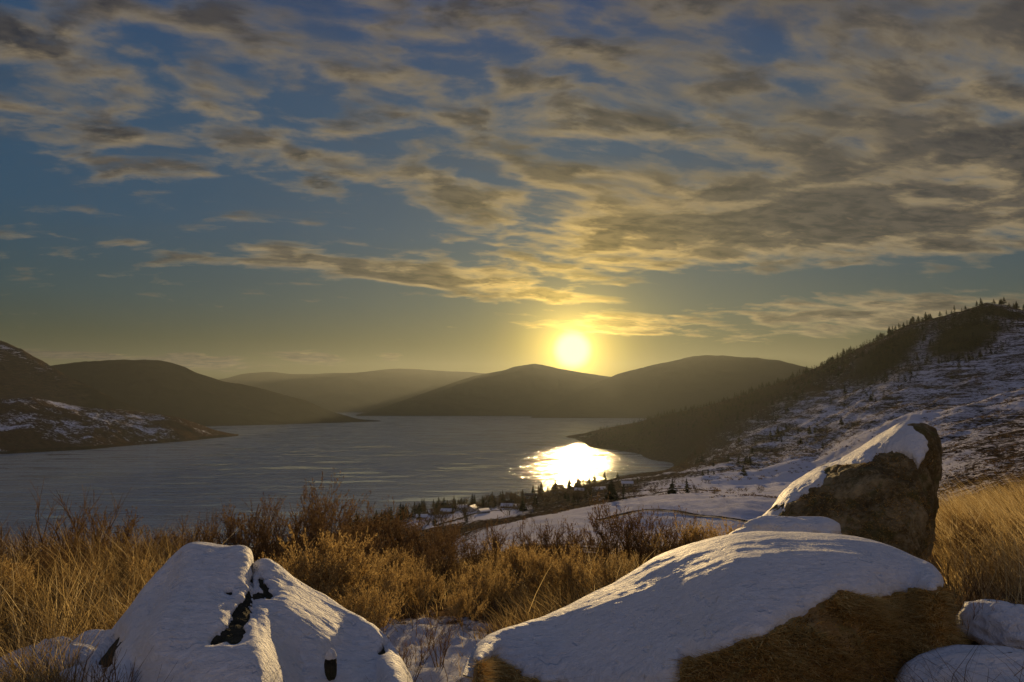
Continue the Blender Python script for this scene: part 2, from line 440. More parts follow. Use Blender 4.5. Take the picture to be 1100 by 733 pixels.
# ------------------------------------------------------------------ ground sheet
def build_ground():
    ys = np.r_[np.linspace(-60, 1.5, 14), np.exp(np.linspace(math.log(2.), math.log(3950), 640))]
    us = np.r_[np.linspace(-1.6, -.86, 12), np.linspace(-.85, .85, 560), np.linspace(.86, 1.6, 12)]
    W = np.sqrt(np.clip(ys, 0, None)**2+10.**2)-0.
    W = np.where(ys > 200, ys, W)
    X = us[None, :]*W[:, None]; Y = np.repeat(ys[:, None], len(us), 1)
    Z = ground_z(X, Y)
    Dd = np.clip(Y, 3, None); U = X/Dd
    PX = 550+U*F
    far = sstep(Y, 35, 90)
    snow = np.full(Z.shape, .5)
    # foreground: snow lies open between the boulders, elsewhere old grass shows
    nearsnow = .30 + .45*np.exp(-(((PX-450)/110)**2+((Y-5.2)/1.6)**2)) + .25*np.exp(-(((PX-1090)/90)**2+((Y-5)/1.4)**2)) + .2*np.exp(-(((PX-60)/80)**2+((Y-4.6)/1.)**2))
    fields = 0.*Z
    for (cx, cy, rx, ry, w) in [(690, 370, 170, 100, .75), (830, 690, 130, 190, .8), (505, 800, 60, 110, .5), (720, 1050, 60, 60, .15), (900, 560, 80, 90, .4)]:
        fields = np.maximum(fields, w*np.exp(-(np.abs((PX-cx)/rx)**4+np.abs((Y-cy)/ry)**4)))
    hillsnow = .47+.05*sstep(PX, 850, 1000)-.14*sstep(Y, 1250, 1900)-.10*sstep(PX, 980, 1060)*(1-sstep(Y, 350, 650))
    S = .36+(hillsnow-.36)*sstep(PX, 680, 800)
    S = np.maximum(S, .1)+fields
    nearsnow = nearsnow+.5*(1-sstep(Y, 1.8, 3.0))  # extra unseen snow under and behind the viewer, added to bounce light
    snow = nearsnow*(1-far)+S*far
    wood = 0.*Z
    for (cx, cy, rx, ry, w) in [(700, 2400, 160, 800, .52), (705, 1500, 80, 450, .48), (760, 1750, 60, 300, .5), (620, 960, 70, 130, .4), (800, 1900, 90, 500, .55), (955, 1500, 60, 230, .7), (1040, 1350, 60, 140, .75), (1070, 1520, 110, 120, .6), (860, 1700, 60, 300, .4),
                                (600, 850, 60, 120, .35), (540, 960, 80, 60, .4), (690, 480, 70, 25, .5), (980, 1250, 40, 70, .5), (770, 900, 30, 100, .3), (620, 640, 50, 60, .25)]:
        wood = np.maximum(wood, w*np.exp(-(((PX-cx)/rx)**2+((Y-cy)/ry)**2)))
    V = np.stack([X, Y, Z], -1).reshape(-1, 3)
    o = mesh_np('ground', V, grid_faces(len(ys), len(us)), M['ground'], attrs={'snow': snow, 'wood': wood, 'far': far})
    tag(o, 'snowy grassland sloping from the boulders down to the lake and up the hillside', 'ground', kind='structure')
build_ground()

# ------------------------------------------------------------------ lake
def build_lake():
    m, t, b = new_mat('lake_water')
    p = pos(t); x, y, z = sep(p)
    setc(t, b.inputs['Base Color'], (.28, .33, .37)); b.inputs['IOR'].default_value = 1.33
    big = noise(comb(t, x*.0009, y*.0045, 0.), 1., 6, .62, .8)
    strk = noise(comb(t, x*.0050, y*.018, 3.), 1., 6, .66, .3)
    n = noise(comb(t, x*.005, y*.05, 0.), 1., 3, .5, .3); f = noise(comb(t, x*.018, y*.30, 0.), 1., 2, .5); f2 = noise(comb(t, x*.05, y*.9, 0.), 1., 1, .5)
    amp = big.smooth(.36, .64, .7, 1.1)*strk.smooth(.41, .59, .09, .95)
    setc(t, b.inputs['Roughness'], strk.smooth(.42, .58, .06, .14))
    bump(t, b, (n*4.2+f*1.5+f2*.50)*amp, 1., 1.)
    b.inputs['Specular IOR Level'].default_value = .5
    V = [(-16000, -200, 0), (16000, -200, 0), (16000, 15500, 0), (-16000, 15500, 0)]
    V = [(x_, y_, 0) for y_ in np.r_[200, 1000, 2000, 4000, 8000, 15500] for x_ in np.linspace(-14000, 14000, 9)]
    o = mesh_np('lake', V, grid_faces(6, 9), m, smooth=False)
    tag(o, 'long grey lake with the low sun glittering on it', 'lake', kind='structure')
build_lake()

# ------------------------------------------------------------------ far hills
def hill_range(name, label, sky, Dn, Dr, mat, snow=.3, wood=.8, u_n=260, v_n=90, back=1.6, rough=.10, fs=.0012, prof=1.3):
    """sky: skyline pixels; Dn(px), Dr(px): distance of the foot and of the ridge"""
    px = np.linspace(sky[0][0], sky[-1][0], u_n)
    py = np.interp(px, [a for a, _ in sky], [b for _, b in sky])
    k = np.ones(5)/5; pyp = np.r_[py[:1].repeat(2), py, py[-1:].repeat(2)]; py = np.convolve(pyp, k, 'valid')
    dn = np.interp(px, *zip(*Dn)); dr = np.interp(px, *zip(*Dr))
    a = np.empty(u_n); bsl = np.empty(u_n)
    for i in range(u_n): a[i], bsl[i] = ray(px[i], py[i])
    zr = CAMZ+bsl*dr
    t = np.r_[np.linspace(-.25, 0, 6)[:-1], np.linspace(0, 1, v_n), np.linspace(1, back, 14)[1:]]
    T = t[:, None]; Dm = dn[None]+(dr-dn)[None]*T
    sh = np.where(T < 0, T*.4, np.where(T <= 1, np.sin(np.clip(T, 0, 1)*math.pi/2)**prof, 1-(np.clip(T, 1, None)-1)**2*1.6))
    X = a[None]*Dm; Y = Dm
    Z = zr[None]*sh
    amp = zr[None]*rough
    env = np.clip(np.sin(np.clip(T, 0, 1)*math.pi), 0, 1)
    rn = ridged(X*fs, Y*fs, 6, .55)-.6
    Z = Z + rn*amp*env*3.2 + fbm(X*fs*8, Y*fs*8, 4)*amp*.25*(T > .02)
    Z = np.where(T < 0, -12*np.abs(T)/.25-.5, Z)
    V = np.stack([X, Y, Z], -1).reshape(-1, 3)
    sn = np.full(Z.shape, snow) if np.isscalar(snow) else snow(X, Y, Z, T)
    wd = np.full(Z.shape, wood) if np.isscalar(wood) else wood(X, Y, Z, T)
    o = mesh_np(name, V, grid_faces(len(t), u_n), mat, attrs={'snow': sn, 'wood': wd})
    tag(o, label, 'hill', kind='structure')
    return o
T_far = m_terrain('far_slopes', (.05, .04, .03), (.55, .55, .58), (.030, .030, .020), .0022, .012, 14.)
T_mid = m_terrain('wooded_slopes', (.05, .036, .026), (.60, .58, .62), (.026, .022, .016), .005, .03, 6.)
T_head = m_terrain('headland_slopes', (.045, .028, .019), (.62, .62, .68), (.030, .022, .015), .014, .035, 2.5)
hill_range('mountains_far', 'pale hazy mountain range at the far end of the lake',
           [(60, 430), (150, 418), (200, 412), (240, 408), (265, 402), (290, 400), (320, 403), (350, 402), (385, 401), (425, 397), (470, 399), (520, 402), (600, 406), (700, 405), (800, 400), (900, 396), (1000, 405), (1150, 410)],
           [(60, 10800), (1150, 10800)], [(60, 14500), (1150, 14500)], T_far, .25, .8, 300, 60, 1.15, .07, .0004)
hill_range('mountain_middle', 'dark wooded mountain below the setting sun',
           [(372, 449), (400, 441), (440, 428), (480, 414), (510, 404), (540, 399), (558, 394), (572, 392), (590, 395), (615, 399), (650, 404), (700, 412), (760, 425), (840, 445)],
           [(372, 7900), (840, 7600)], [(372, 8400), (560, 10500), (840, 9500)], T_far, .2, .9, 260, 70, 1.12, .08, .0006)
hill_range('mountain_right', 'broad rounded mountain between the sun and the snowy hillside',
           [(570, 449), (600, 432), (640, 411), (665, 402), (700, 393), (735, 386), (770, 382), (800, 384), (835, 388), (862, 395), (885, 399), (940, 404), (1020, 420), (1120, 445)],
           [(570, 6900), (1120, 6000)], [(570, 7300), (770, 8600), (1120, 7400)], T_far, .22, .85, 260, 80, 1.15, .09, .0007)
hill_range('hill_left', 'dark wooded hill running down to a point in the lake',
           [(-260, 400), (-100, 392), (20, 398), (60, 393), (90, 389), (130, 387), (170, 388), (195, 393), (215, 402), (240, 410), (270, 415), (300, 423), (330, 431), (355, 442), (385, 450.5), (412, 452.5)],
           [(-260, 3300), (0, 3900), (235, 4480), (300, 4750), (385, 5400), (412, 5650)], [(-260, 4600), (0, 5200), (235, 5600), (330, 5600), (385, 5600), (412, 5800)], T_mid,
           lambda X, Y, Z, T: .30+.25*sstep(Z, 260, 420), .85, 300, 90, 1.3, .07, .0016)
hill_range('hill_far_left', 'steep brown hill with snow patches at the left edge',
           [(-360, 330), (-200, 342), (-60, 352), (0, 366), (22, 376), (45, 388), (62, 398), (85, 410), (110, 422), (140, 436), (180, 452)],
           [(-360, 2300), (180, 3300)], [(-360, 3300), (0, 3500), (180, 3700)], T_mid,
           lambda X, Y, Z, T: .30+.18*fbm(X*.004, Y*.004, 3), lambda X, Y, Z, T: .40+.5*fbm(X*.003+4, Y*.003, 3), 260, 90, 1.4, .10, .003)
hill_range('headland', 'low snow-streaked headland reaching into the lake from the left edge',
           [(-320, 415), (-150, 424), (0, 430), (35, 427), (60, 432), (90, 438), (125, 440), (160, 444), (190, 448), (212, 455), (230, 462), (245, 465.5), (262, 468.3)],
           [(-320, 1650), (0, 2010), (100, 2230), (200, 2700), (262, 3180)], [(-320, 2300), (0, 2600), (100, 2800), (200, 3080), (262, 3260)], T_head,
           lambda X, Y, Z, T: .37+.25*fbm(X*.006, Y*.006, 3), lambda X, Y, Z, T: .18+.3*fbm(X*.008+9, Y*.008, 3)+.3*(Z < 9), 380, 130, 1.8, .10, .006, 1.1)

class Blades:
    def __init__(s): s.V = []; s.F = []; s.A = []; s.n = 0
    def add(s, base, h, lean_dir, lean, width, tint, seg=3, face=None, curl=0.):
        """base (n,3), h, lean.. (n,)"""
        n = len(base); t = np.linspace(0, 1, seg+1)
        fd = rng.random(n)*math.pi if face is None else face
        side = np.stack([np.cos(fd), np.sin(fd), np.zeros(n)], -1)
        ld = np.stack([np.cos(lean_dir), np.sin(lean_dir), np.zeros(n)], -1)
        ph = rng.random(n)*6.28
        pts = []
        for k, tt in enumerate(t):
            bend = lean*tt**1.8
            c_ = base+ld*(h*bend)[:, None]+np.array([0, 0, 1.])*(h*tt*(1-.35*lean*tt))[:, None]
            c_ = c_+side*(np.sin(tt*5+ph)*curl*h)[:, None]
            wv = width*(1-tt)**.7*.5+.0006
            pts.append(c_-side*wv[:, None]); pts.append(c_+side*wv[:, None])
        V = np.stack(pts, 1)                            # n, 2(seg+1), 3
        m = 2*(seg+1); idx = (np.arange(n)*m)[:, None, None]+s.n
        q = np.array([[2*k, 2*k+1, 2*k+3, 2*k+2] for k in range(seg)])[None]
        s.V.append(V.reshape(-1, 3)); s.F.append((idx+q).reshape(-1, 4)); s.A.append(np.repeat(tint, m)); s.n += n*m
    def build(s, name, mat, parent=None):
        return mesh_np(name, np.concatenate(s.V), np.concatenate(s.F), mat, parent, smooth=False, attrs={'tint': np.clip(np.concatenate(s.A), 0, 1)})

# ------------------------------------------------------------------ boulders: lofted sections, snow is a second skin over the same loft
def catmull(P, n):
    """P (k,3) -> n points evenly over the chain"""
    P = np.asarray(P, float); k = len(P)
    t = np.linspace(0, k-1, n); i = np.clip(t.astype(int), 0, k-2); f = (t-i)[:, None]
    g = lambda j: P[np.clip(j, 0, k-1)]
    p0, p1, p2, p3 = g(i-1), g(i), g(i+1), g(i+2)
    return .5*((2*p1)+(-p0+p2)*f+(2*p0-5*p1+4*p2-p3)*f**2+(-p0+3*p1-3*p2+p3)*f**3)
def normals(G):
    du = np.gradient(G, axis=1); dv = np.gradient(G, axis=0)
    n = np.cross(du, dv); n /= np.maximum(np.linalg.norm(n, axis=-1, keepdims=True), 1e-9)
    return n
def boulder(name, label, sections, mat, snowfn, T=.05, nr=150, nc=170, rough=.03, rs=2.5, sink=None, snow_wave=.012, seed=0, fuzz=None, edge=1.):
    """sections: list of chains of (px,py,D) running back-foot -> top -> front-foot, left to right"""
    S = [catmull([at(*q) for q in sec], nc) for sec in sections]
    S = np.array(S)                                   # (ns, nc, 3)
    G = np.stack([catmull(S[:, j], nr) for j in range(nc)], 1)   # (nr, nc, 3)
    # close the ends: draw end sections together to their middle
    for e, rng_ in ((0, range(8)), (nr-1, range(nr-1, nr-9, -1))):
        for kk, r_ in enumerate(rng_):
            mid = G[r_].mean(0); f = math.sqrt(max(0, 1-((8-kk)/8.)**2))
            G[r_] = mid+(G[r_]-mid)*(f if kk else 0.02)
    N = normals(G); ctr = G.reshape(-1, 3).mean(0)
    if ((G-ctr)*N).sum() < 0: N = -N
    off = fbm3(G.reshape(-1, 3)+seed, rs, 5, .55).reshape(nr, nc)
    rk = ridged(G[..., 0]*rs*1.7+seed, G[..., 2]*rs*1.7+G[..., 1]*1.3, 4)-.6
    w = np.repeat(np.linspace(0, 1, nr)[:, None], nc, 1); v = np.repeat(np.linspace(0, 1, nc)[None], nr, 0)
    cell = np.abs(fbm3(G.reshape(-1, 3)+seed+50, rs*2.2, 3).reshape(nr, nc))
    rk = rk-.8*np.clip(.10-cell, 0, 1)*4+fbm3(G.reshape(-1, 3)+70, rs*7, 3).reshape(nr, nc)*.25
    Rk = G+N*((off*rough+rk*rough*.7)[..., None])
    m = snowfn(w, v, G, N)                              # >0 where snow lies, in metres from its edge
    nz = fbm3(G.reshape(-1, 3)+3+seed, 7., 4).reshape(nr, nc)*.026+fbm3(G.reshape(-1, 3)+9, 24., 3).reshape(nr, nc)*.016
    m = m+nz*edge
    lump = fbm3(G.reshape(-1, 3)+31, 2.6, 3).reshape(nr, nc)*snow_wave*1.4+fbm3(G.reshape(-1, 3)*[1, 2.5, 1]+41, 9., 3).reshape(nr, nc)*snow_wave*.35
    th = np.where(m > 0, T*np.clip(m/.07, 0, 1)**.5+(lump+off*rough*.45)*np.clip(m/.12, 0, 1), -.03)
    th = np.maximum(th, np.where(m > 0, -.01, -.035))
    thr = np.where(m > 0, off*rough*.5, off*rough+rk*rough*.7)
    Sn = G+N*(np.minimum(th, th)[..., None])
    Sn = np.where((m > 0)[..., None], Sn, Rk-N*.03)
    z0 = G.reshape(-1, 3); base = (float(z0[:, 0].mean()), float(z0[:, 1].mean()), float(z0[:, 2].min()))
    root = empty(name, base)
    def close(A):
        V = A.reshape(-1, 3)-np.array(base); Fq = grid_faces(nr, nc)
        # bottom: join last column back to the first
        i = np.arange(nr-1); extra = np.stack([i*nc+nc-1, i*nc, (i+1)*nc, (i+1)*nc+nc-1], -1)
        return V, np.concatenate([Fq, extra])
    V, Fq = close(Rk); mesh_np('stone', V, Fq, mat, root)
    V, Fq = close(Sn)
    # keep only faces that touch the snow
    mm = (m > -.035).ravel(); keep = mm[Fq].any(1)
    Fq = Fq[keep]; used = np.unique(Fq); remap = np.full(len(V), -1); remap[used] = np.arange(len(used))
    mesh_np('snow_cap', V[used], remap[Fq], M['snow'], root)
    if fuzz:
        cnt, L, mt_, vmin = fuzz
        ok_ = np.argwhere((m[:-1, :-1] < -.012) & (v[:-1, :-1] > vmin) & (w[:-1, :-1] > .03) & (w[:-1, :-1] < .97))
        # weight by face area
        e1 = np.linalg.norm(Rk[1:, :-1]-Rk[:-1, :-1], axis=-1); e2 = np.linalg.norm(Rk[:-1, 1:]-Rk[:-1, :-1], axis=-1)
        ar = (e1*e2)[ok_[:, 0], ok_[:, 1]]; pk = rng.choice(len(ok_), cnt, p=ar/ar.sum()); ij = ok_[pk]
        f1, f2 = rng.random(cnt)[:, None], rng.random(cnt)[:, None]
        A_ = Rk[ij[:, 0], ij[:, 1]]; P_ = A_+(Rk[ij[:, 0]+1, ij[:, 1]]-A_)*f1+(Rk[ij[:, 0], ij[:, 1]+1]-A_)*f2
        nn = fbm3(P_, 4., 3); kp = nn > rng.normal(-.05, .25, cnt); P_ = P_[kp]; Nn = N[ij[:, 0], ij[:, 1]][kp]; q = len(P_)
        B = Blades(); az_ = np.arctan2(Nn[:, 1], Nn[:, 0])+rng.normal(0, 1.1, q)
        B.add(P_-Nn*.004-np.array(base), L*(.4+.9*rng.random(q)), az_, 1.0+1.2*rng.random(q), np.full(q, .0042), np.clip(.35+.5*nn[kp]+rng.normal(0, .30, q), 0, 1), 3, curl=.16)
        B.build('dry_moss', M[mt_], root)
    tag(root, label, 'boulder')
    return root, G
def pxpy(G):
    d = G-np.array([0, 0, CAMZ]); c_, s_ = math.cos(PITCH), math.sin(PITCH)
    f = d[..., 1]*c_+d[..., 2]*s_; up = -d[..., 1]*s_+d[..., 2]*c_
    return 550+d[..., 0]/f*F, 366.5-up/f*F
def seg_dist(x, y, pts):
    best = np.full(x.shape, 1e9)
    for (x0, y0), (x1, y1) in zip(pts[:-1], pts[1:]):
        dx, dy = x1-x0, y1-y0; t = np.clip(((x-x0)*dx+(y-y0)*dy)/(dx*dx+dy*dy), 0, 1)
        best = np.minimum(best, np.hypot(x-x0-t*dx, y-y0-t*dy))
    return best

# slab: long low boulder, snow on its top, brown side to the viewer
slab_edge = [(480, 690), (506, 712), (530, 708), (548, 716), (566, 728), (585, 734), (600, 729), (640, 742), (690, 742), (716, 741), (731, 729), (734, 708), (760, 703), (775, 702),
             (795, 690), (830, 679), (850, 664), (880, 650), (903, 634), (915, 637), (935, 642), (965, 638), (985, 632), (1003, 632), (1012, 628), (1060, 640)]
def slab_snow(w, v, G, N):
    X, Y = pxpy(G); e = np.interp(X, [a for a, _ in slab_edge], [b for _, b in slab_edge])
    m = (e-Y)/F*3.4
    back = v < .34
    m = np.where(back, sstep(v, .04, .16)*.3-.1, m)
    m = np.minimum(m, (1007-X)/F*3.6+.02)
    holes = [(1003, 655, 9)]
    return m
slab_sections = [
    [(500, 742, 4.00), (505, 722, 3.95), (509, 712, 3.85), (510, 712, 3.60), (509, 720, 3.40), (508, 745, 3.25), (508, 790, 3.10)],
    [(530, 720, 4.40), (530, 700, 4.30), (532, 687, 4.15), (536, 692, 4.08), (532, 702, 3.98), (530, 735, 3.80), (530, 800, 3.60)],
    [(590, 700, 4.80), (590, 675, 4.70), (590, 665, 4.50), (592, 680, 4.25), (592, 716, 3.92), (590, 750, 3.70), (590, 830, 3.40)],
    [(660, 670, 5.00), (660, 645, 4.90), (660, 633, 4.70), (662, 655, 4.25), (665, 720, 3.72), (665, 775, 3.45), (665, 840, 3.20)],
    [(720, 640, 5.20), (720, 611, 5.10), (720, 599, 4.85), (722, 632, 4.25), (728, 712, 3.55), (730, 770, 3.30), (730, 840, 3.10)],
    [(790, 620, 5.30), (790, 594, 5.20), (790, 581, 4.85), (792, 615, 4.06), (795, 690, 3.42), (795, 750, 3.17), (795, 840, 3.02)],
    [(860, 620, 5.30), (860, 592, 5.20), (860, 579, 4.85), (858, 605, 4.15), (852, 664, 3.57), (852, 730, 3.27), (852, 830, 3.12)],
    [(925, 625, 5.10), (925, 600, 5.00), (925, 585, 4.70), (922, 603, 4.22), (915, 637, 3.82), (915, 700, 3.47), (915, 800, 3.27)],
    [(980, 645, 4.80), (980, 615, 4.70), (978, 603, 4.45), (976, 614, 4.21), (972, 636, 4.02), (975, 690, 3.72), (978, 780, 3.47)],
    [(1008, 660, 4.60), (1010, 632, 4.50), (1008, 620, 4.30), (1006, 622, 4.10), (1006, 634, 3.90), (1012, 680, 3.70), (1018, 760, 3.45)],
    [(1022, 700, 4.40), (1022, 660, 4.35), (1020, 650, 4.25), (1019, 648, 4.15), (1020, 656, 4.05), (1030, 700, 3.90), (1035, 750, 3.75)]]
boulder('snowy_boulder', 'long low brown boulder whose flat top is covered by a thick sheet of snow', slab_sections, M['rock_brown'], slab_snow, T=.042, nr=230, nc=190, rough=.022, rs=3.2, fuzz=(80000, .045, 'moss', .5))

# left boulder: snow over almost all of it, a dark crack near the top
crack = [(268, 612), (266, 640), (262, 655), (257, 672), (252, 686), (247, 690)]
def left_snow(w, v, G, N):
    X, Y = pxpy(G)
    k = 3.2/F
    front = v > .34
    d1 = seg_dist(X, Y, [(269, 612), (266, 645), (260, 660)])-3.6
    d2 = seg_dist(X, Y, [(262, 655), (257, 672), (250, 687)])-6.5
    d3 = seg_dist(X, Y, [(252, 684), (232, 691)])-3.5
    d4 = seg_dist(X, Y, [(281, 626), (288, 640), (274, 642)])-5.5
    d5 = seg_dist(X, Y, [(240, 634), (247, 638)])-3.5
    d6 = seg_dist(X, Y, [(354, 712), (356, 716)])-3
    d7 = seg_dist(X, Y, [(122, 690), (116, 712)])-6
    d8 = seg_dist(X, Y, [(412, 695), (411, 703)])-2.5
    d = np.minimum.reduce([d1, d2, d3, d4, d5, d6, d7, d8])*k
    return np.where(front, d, .3)
left_sections = [
    [(96, 745, 3.9), (100, 728, 3.8), (104, 722, 3.65), (104, 725, 3.5), (103, 735, 3.4), (102, 760, 3.3), (100, 790, 3.2)],
    [(118, 720, 4.2), (120, 696, 4.1), (123, 690, 3.95), (124, 700, 3.6), (122, 715, 3.4), (118, 745, 3.1), (114, 800, 2.9)],
    [(150, 690, 4.4), (150, 660, 4.3), (150, 650, 4.1), (150, 668, 3.75), (148, 695, 3.4), (146, 740, 3.22), (142, 820, 2.95)],
    [(178, 660, 4.5), (178, 628, 4.4), (178, 615, 4.2), (178, 635, 4.0), (176, 675, 3.35), (174, 740, 3.12), (172, 830, 2.85)],
    [(203, 645, 4.6), (203, 602, 4.5), (203, 589, 4.3), (205, 600, 4.1), (208, 650, 3.6), (210, 730, 3.07), (212, 840, 2.75)],
    [(235, 640, 4.7), (235, 603, 4.6), (236, 588, 4.35), (238, 600, 4.12), (240, 650, 3.65), (245, 730, 3.02), (248, 840, 2.75)],
    [(262, 645, 4.6), (262, 607, 4.5), (262, 593, 4.3), (262, 602, 4.13), (264, 650, 3.68), (270, 730, 3.02), (274, 840, 2.75)],
    [(270, 650, 4.5), (270, 622, 4.4), (270, 612, 4.25), (270, 620, 4.14), (272, 655, 3.7), (278, 730, 3.07), (282, 840, 2.75)],
    [(285, 655, 4.5), (285, 622, 4.4), (285, 608, 4.25), (286, 616, 4.12), (288, 655, 3.75), (294, 730, 3.27), (298, 840, 2.85)],
    [(310, 665, 4.5), (310, 640, 4.4), (310, 626, 4.25), (312, 640, 4.06), (315, 670, 3.72), (320, 730, 3.47), (322, 840, 3.00)],
    [(345, 685, 4.5), (345, 660, 4.4), (345, 645, 4.25), (346, 656, 4.10), (348, 690, 3.75), (350, 740, 3.45), (352, 830, 3.20)],
    [(372, 700, 4.4), (372, 678, 4.3), (372, 665, 4.15), (374, 676, 4.02), (376, 705, 3.78), (378, 745, 3.45), (380, 820, 3.30)],
    [(405, 720, 4.2), (405, 697, 4.1), (405, 686, 3.95), (406, 698, 3.84), (406, 718, 3.68), (408, 750, 3.42), (410, 810, 3.1)],
    [(425, 745, 4.0), (425, 724, 3.9), (424, 713, 3.8), (424, 722, 3.6), (425, 735, 3.4), (427, 765, 3.2), (430, 810, 3.05)],
    [(436, 770, 3.8), (436, 750, 3.75), (436, 742, 3.65), (436, 748, 3.55), (437, 760, 3.45), (438, 780, 3.35), (440, 810, 3.25)]]
boulder('snowy_boulder', 'humped boulder almost wholly under snow with a dark crack below its peak', left_sections, M['rock_dark'], left_snow, T=.042, nr=280, nc=260, rough=.03, rs=2.6, snow_wave=.018, seed=4, edge=1.25)

# tall pointed boulder behind the slab
cap_edge = [(790, 600), (812, 588), (825, 575), (838, 554), (850, 545), (858, 535), (872, 526), (884, 522), (890, 512), (905, 503), (930, 499), (942, 489), (958, 488), (972, 488), (980, 492), (987, 501), (992, 493), (998, 480), (999, 470), (994, 462), (1010, 452)]
def tall_snow(w, v, G, N):
    X, Y = pxpy(G); e = np.interp(X, [a for a, _ in cap_edge], [b for _, b in cap_edge])
    m = (e-Y)/F*7
    m = np.minimum(m, (1000-X)/F*7)
    m = np.where((v < .40) & (X < 985), sstep(v, .1, .2)*.3-.1, m)
    return np.minimum(m, .04+(985-X)/F*7*.6+.02)
tall_sections = [
    [(800, 600, 8.3), (802, 580, 8.2), (804, 574, 8.0), (806, 576, 7.8), (806, 585, 7.5), (806, 600, 7.3)],
    [(822, 590, 8.6), (824, 564, 8.5), (826, 556, 8.25), (830, 566, 7.7), (830, 585, 7.3), (828, 610, 7.1)],
    [(845, 580, 8.8), (848, 540, 8.7), (852, 527, 8.4), (854, 543, 7.6), (852, 580, 7.1), (850, 615, 6.9)],
    [(880, 570, 8.9), (882, 522, 8.8), (884, 508, 8.5), (886, 522, 7.6), (884, 570, 7.0), (882, 618, 6.8)],
    [(915, 570, 8.9), (917, 506, 8.8), (920, 490, 8.4), (922, 505, 7.5), (920, 565, 6.9), (918, 618, 6.7)],
    [(945, 570, 8.8), (947, 490, 8.6), (950, 471, 8.2), (952, 492, 7.4), (950, 560, 6.8), (948, 618, 6.6)],
    [(970, 570, 8.6), (970, 478, 8.3), (970, 459, 7.9), (972, 490, 7.3), (970, 560, 6.8), (968, 618, 6.6)],
    [(990, 575, 8.3), (991, 478, 8.0), (990, 459, 7.7), (990, 490, 7.2), (986, 560, 6.85), (980, 618, 6.7)],
    [(1002, 580, 8.0), (1004, 490, 7.8), (1003, 470, 7.55), (1003, 500, 7.2), (997, 560, 6.95), (988, 615, 6.8)],
    [(1003, 590, 7.8), (1010, 510, 7.6), (1010, 490, 7.45), (1010, 510, 7.25), (1004, 560, 7.1), (994, 612, 6.95)]]
boulder('snowy_boulder', 'tall pointed dark boulder with snow along its sloping left edge', tall_sections, M['rock_olive'], tall_snow, T=.055, nr=200, nc=170, rough=.10, rs=1.8, seed=8, fuzz=(9000, .04, 'moss', .5))

def round_rock(label, px, py, D, wpx, hpx, mat, depth=1., cover=.2, T=.05, seed=0):
    """low round stone, wpx wide and hpx tall in the photograph, snow on its upper side"""
    n1, n2 = 90, 60
    th = np.linspace(0, 2*math.pi, n1, endpoint=False); ph = np.linspace(.02, math.pi-.02, n2)
    P_, T_ = np.meshgrid(ph, th, indexing='ij')
    d = np.stack([np.sin(P_)*np.cos(T_), np.sin(P_)*np.sin(T_), np.cos(P_)], -1)
    w = wpx/F*D/2; h = hpx/F*D
    se = d*np.array([w, w*depth, h*.62])
    off = fbm3(d.reshape(-1, 3)*1.6+seed, 1., 4).reshape(n2, n1)
    off = off+.35*fbm3(d.reshape(-1, 3)*3.8+seed, 1., 3).reshape(n2, n1)
    G = se*(1+off*.27)[..., None]
    m = (d[..., 2]-cover)*w*.9 + fbm3(d.reshape(-1, 3)+seed, 4., 4).reshape(n2, n1)*.05*w
    Rk = G*(1+fbm3(d.reshape(-1, 3), 7., 3).reshape(n2, n1)[..., None]*.03)
    thk = T*np.clip(m/(.10*w+.02), 0, 1)**.5+fbm3(d.reshape(-1, 3)+seed, 3., 3).reshape(n2, n1)*T*.4*(m > 0)
    Sn = np.where((m > 0)[..., None], G+d*thk[..., None], Rk*.95)
    c0 = at(px, py, D); root = empty('snowy_rock', (c0.x, c0.y, c0.z+h*.30))
    Fq = grid_faces(n2, n1, True)
    mesh_np('stone', Rk.reshape(-1, 3), Fq, mat, root)
    mm = (m > -.02).ravel(); Fs = Fq[mm[Fq].any(1)]; used = np.unique(Fs); rm = np.full(n1*n2, -1); rm[used] = np.arange(len(used))
    mesh_np('snow_cap', Sn.reshape(-1, 3)[used], rm[Fs], M['snow'], root)
    tag(root, label, 'rock'); return root
round_rock('low snow mound over a rock between the long slab and the tall pointed boulder', 846, 590, 5.75, 100, 30, M['rock_olive'], .6, -.2, .05, 2)
round_rock('round snow-topped rock at the right edge beside the long slab', 1094, 704, 4.3, 92, 46, M['rock_dark'], .9, .0, .05, 5)
round_rock('snow-covered rock in the bottom right corner under crossing grass stalks', 1090, 782, 3.4, 190, 66, M['rock_dark'], .7, -.1, .05, 9)
round_rock('stub of dark stone capped with snow on the lower slope of the humped boulder', 355, 722, 3.42, 13, 24, M['rock_dark'], 1., .45, .010, 12)
for i, (px, py, D, w, h, lb) in enumerate([
    (104, 722, 4.5, 50, 36, 'largest snow pillow over tussock just left of the humped boulder'),
    (78, 714, 4.8, 40, 24, 'snow pillow directly behind the largest one, left of the humped boulder'),
    (76, 728, 4.2, 60, 26, 'wide flat snow pillow in front of the others, left of the humped boulder'),
    (40, 724, 4.6, 70, 22, 'low snow pillow among the grass stalks near the bottom left corner'),
    (15, 745, 4.1, 80, 26, 'snow pillow cut by the bottom left corner of the picture'),
    (112, 726, 4.15, 34, 24, 'small snow pillow squeezed against the left foot of the humped boulder'),
    (56, 712, 4.45, 34, 20, 'small snow pillow between the largest one and the grass'),
    (92, 742, 3.9, 44, 22, 'snow pillow at the very bottom just left of the humped boulder')]):
    o = round_rock(lb, px, py, D, w, h, M['rock_brown'], .9, -.35, .035, 20+i*3); o.name = 'snowy_tussock'; o['category'] = 'tussock'; o['group'] = 'snow pillows left of the humped boulder'

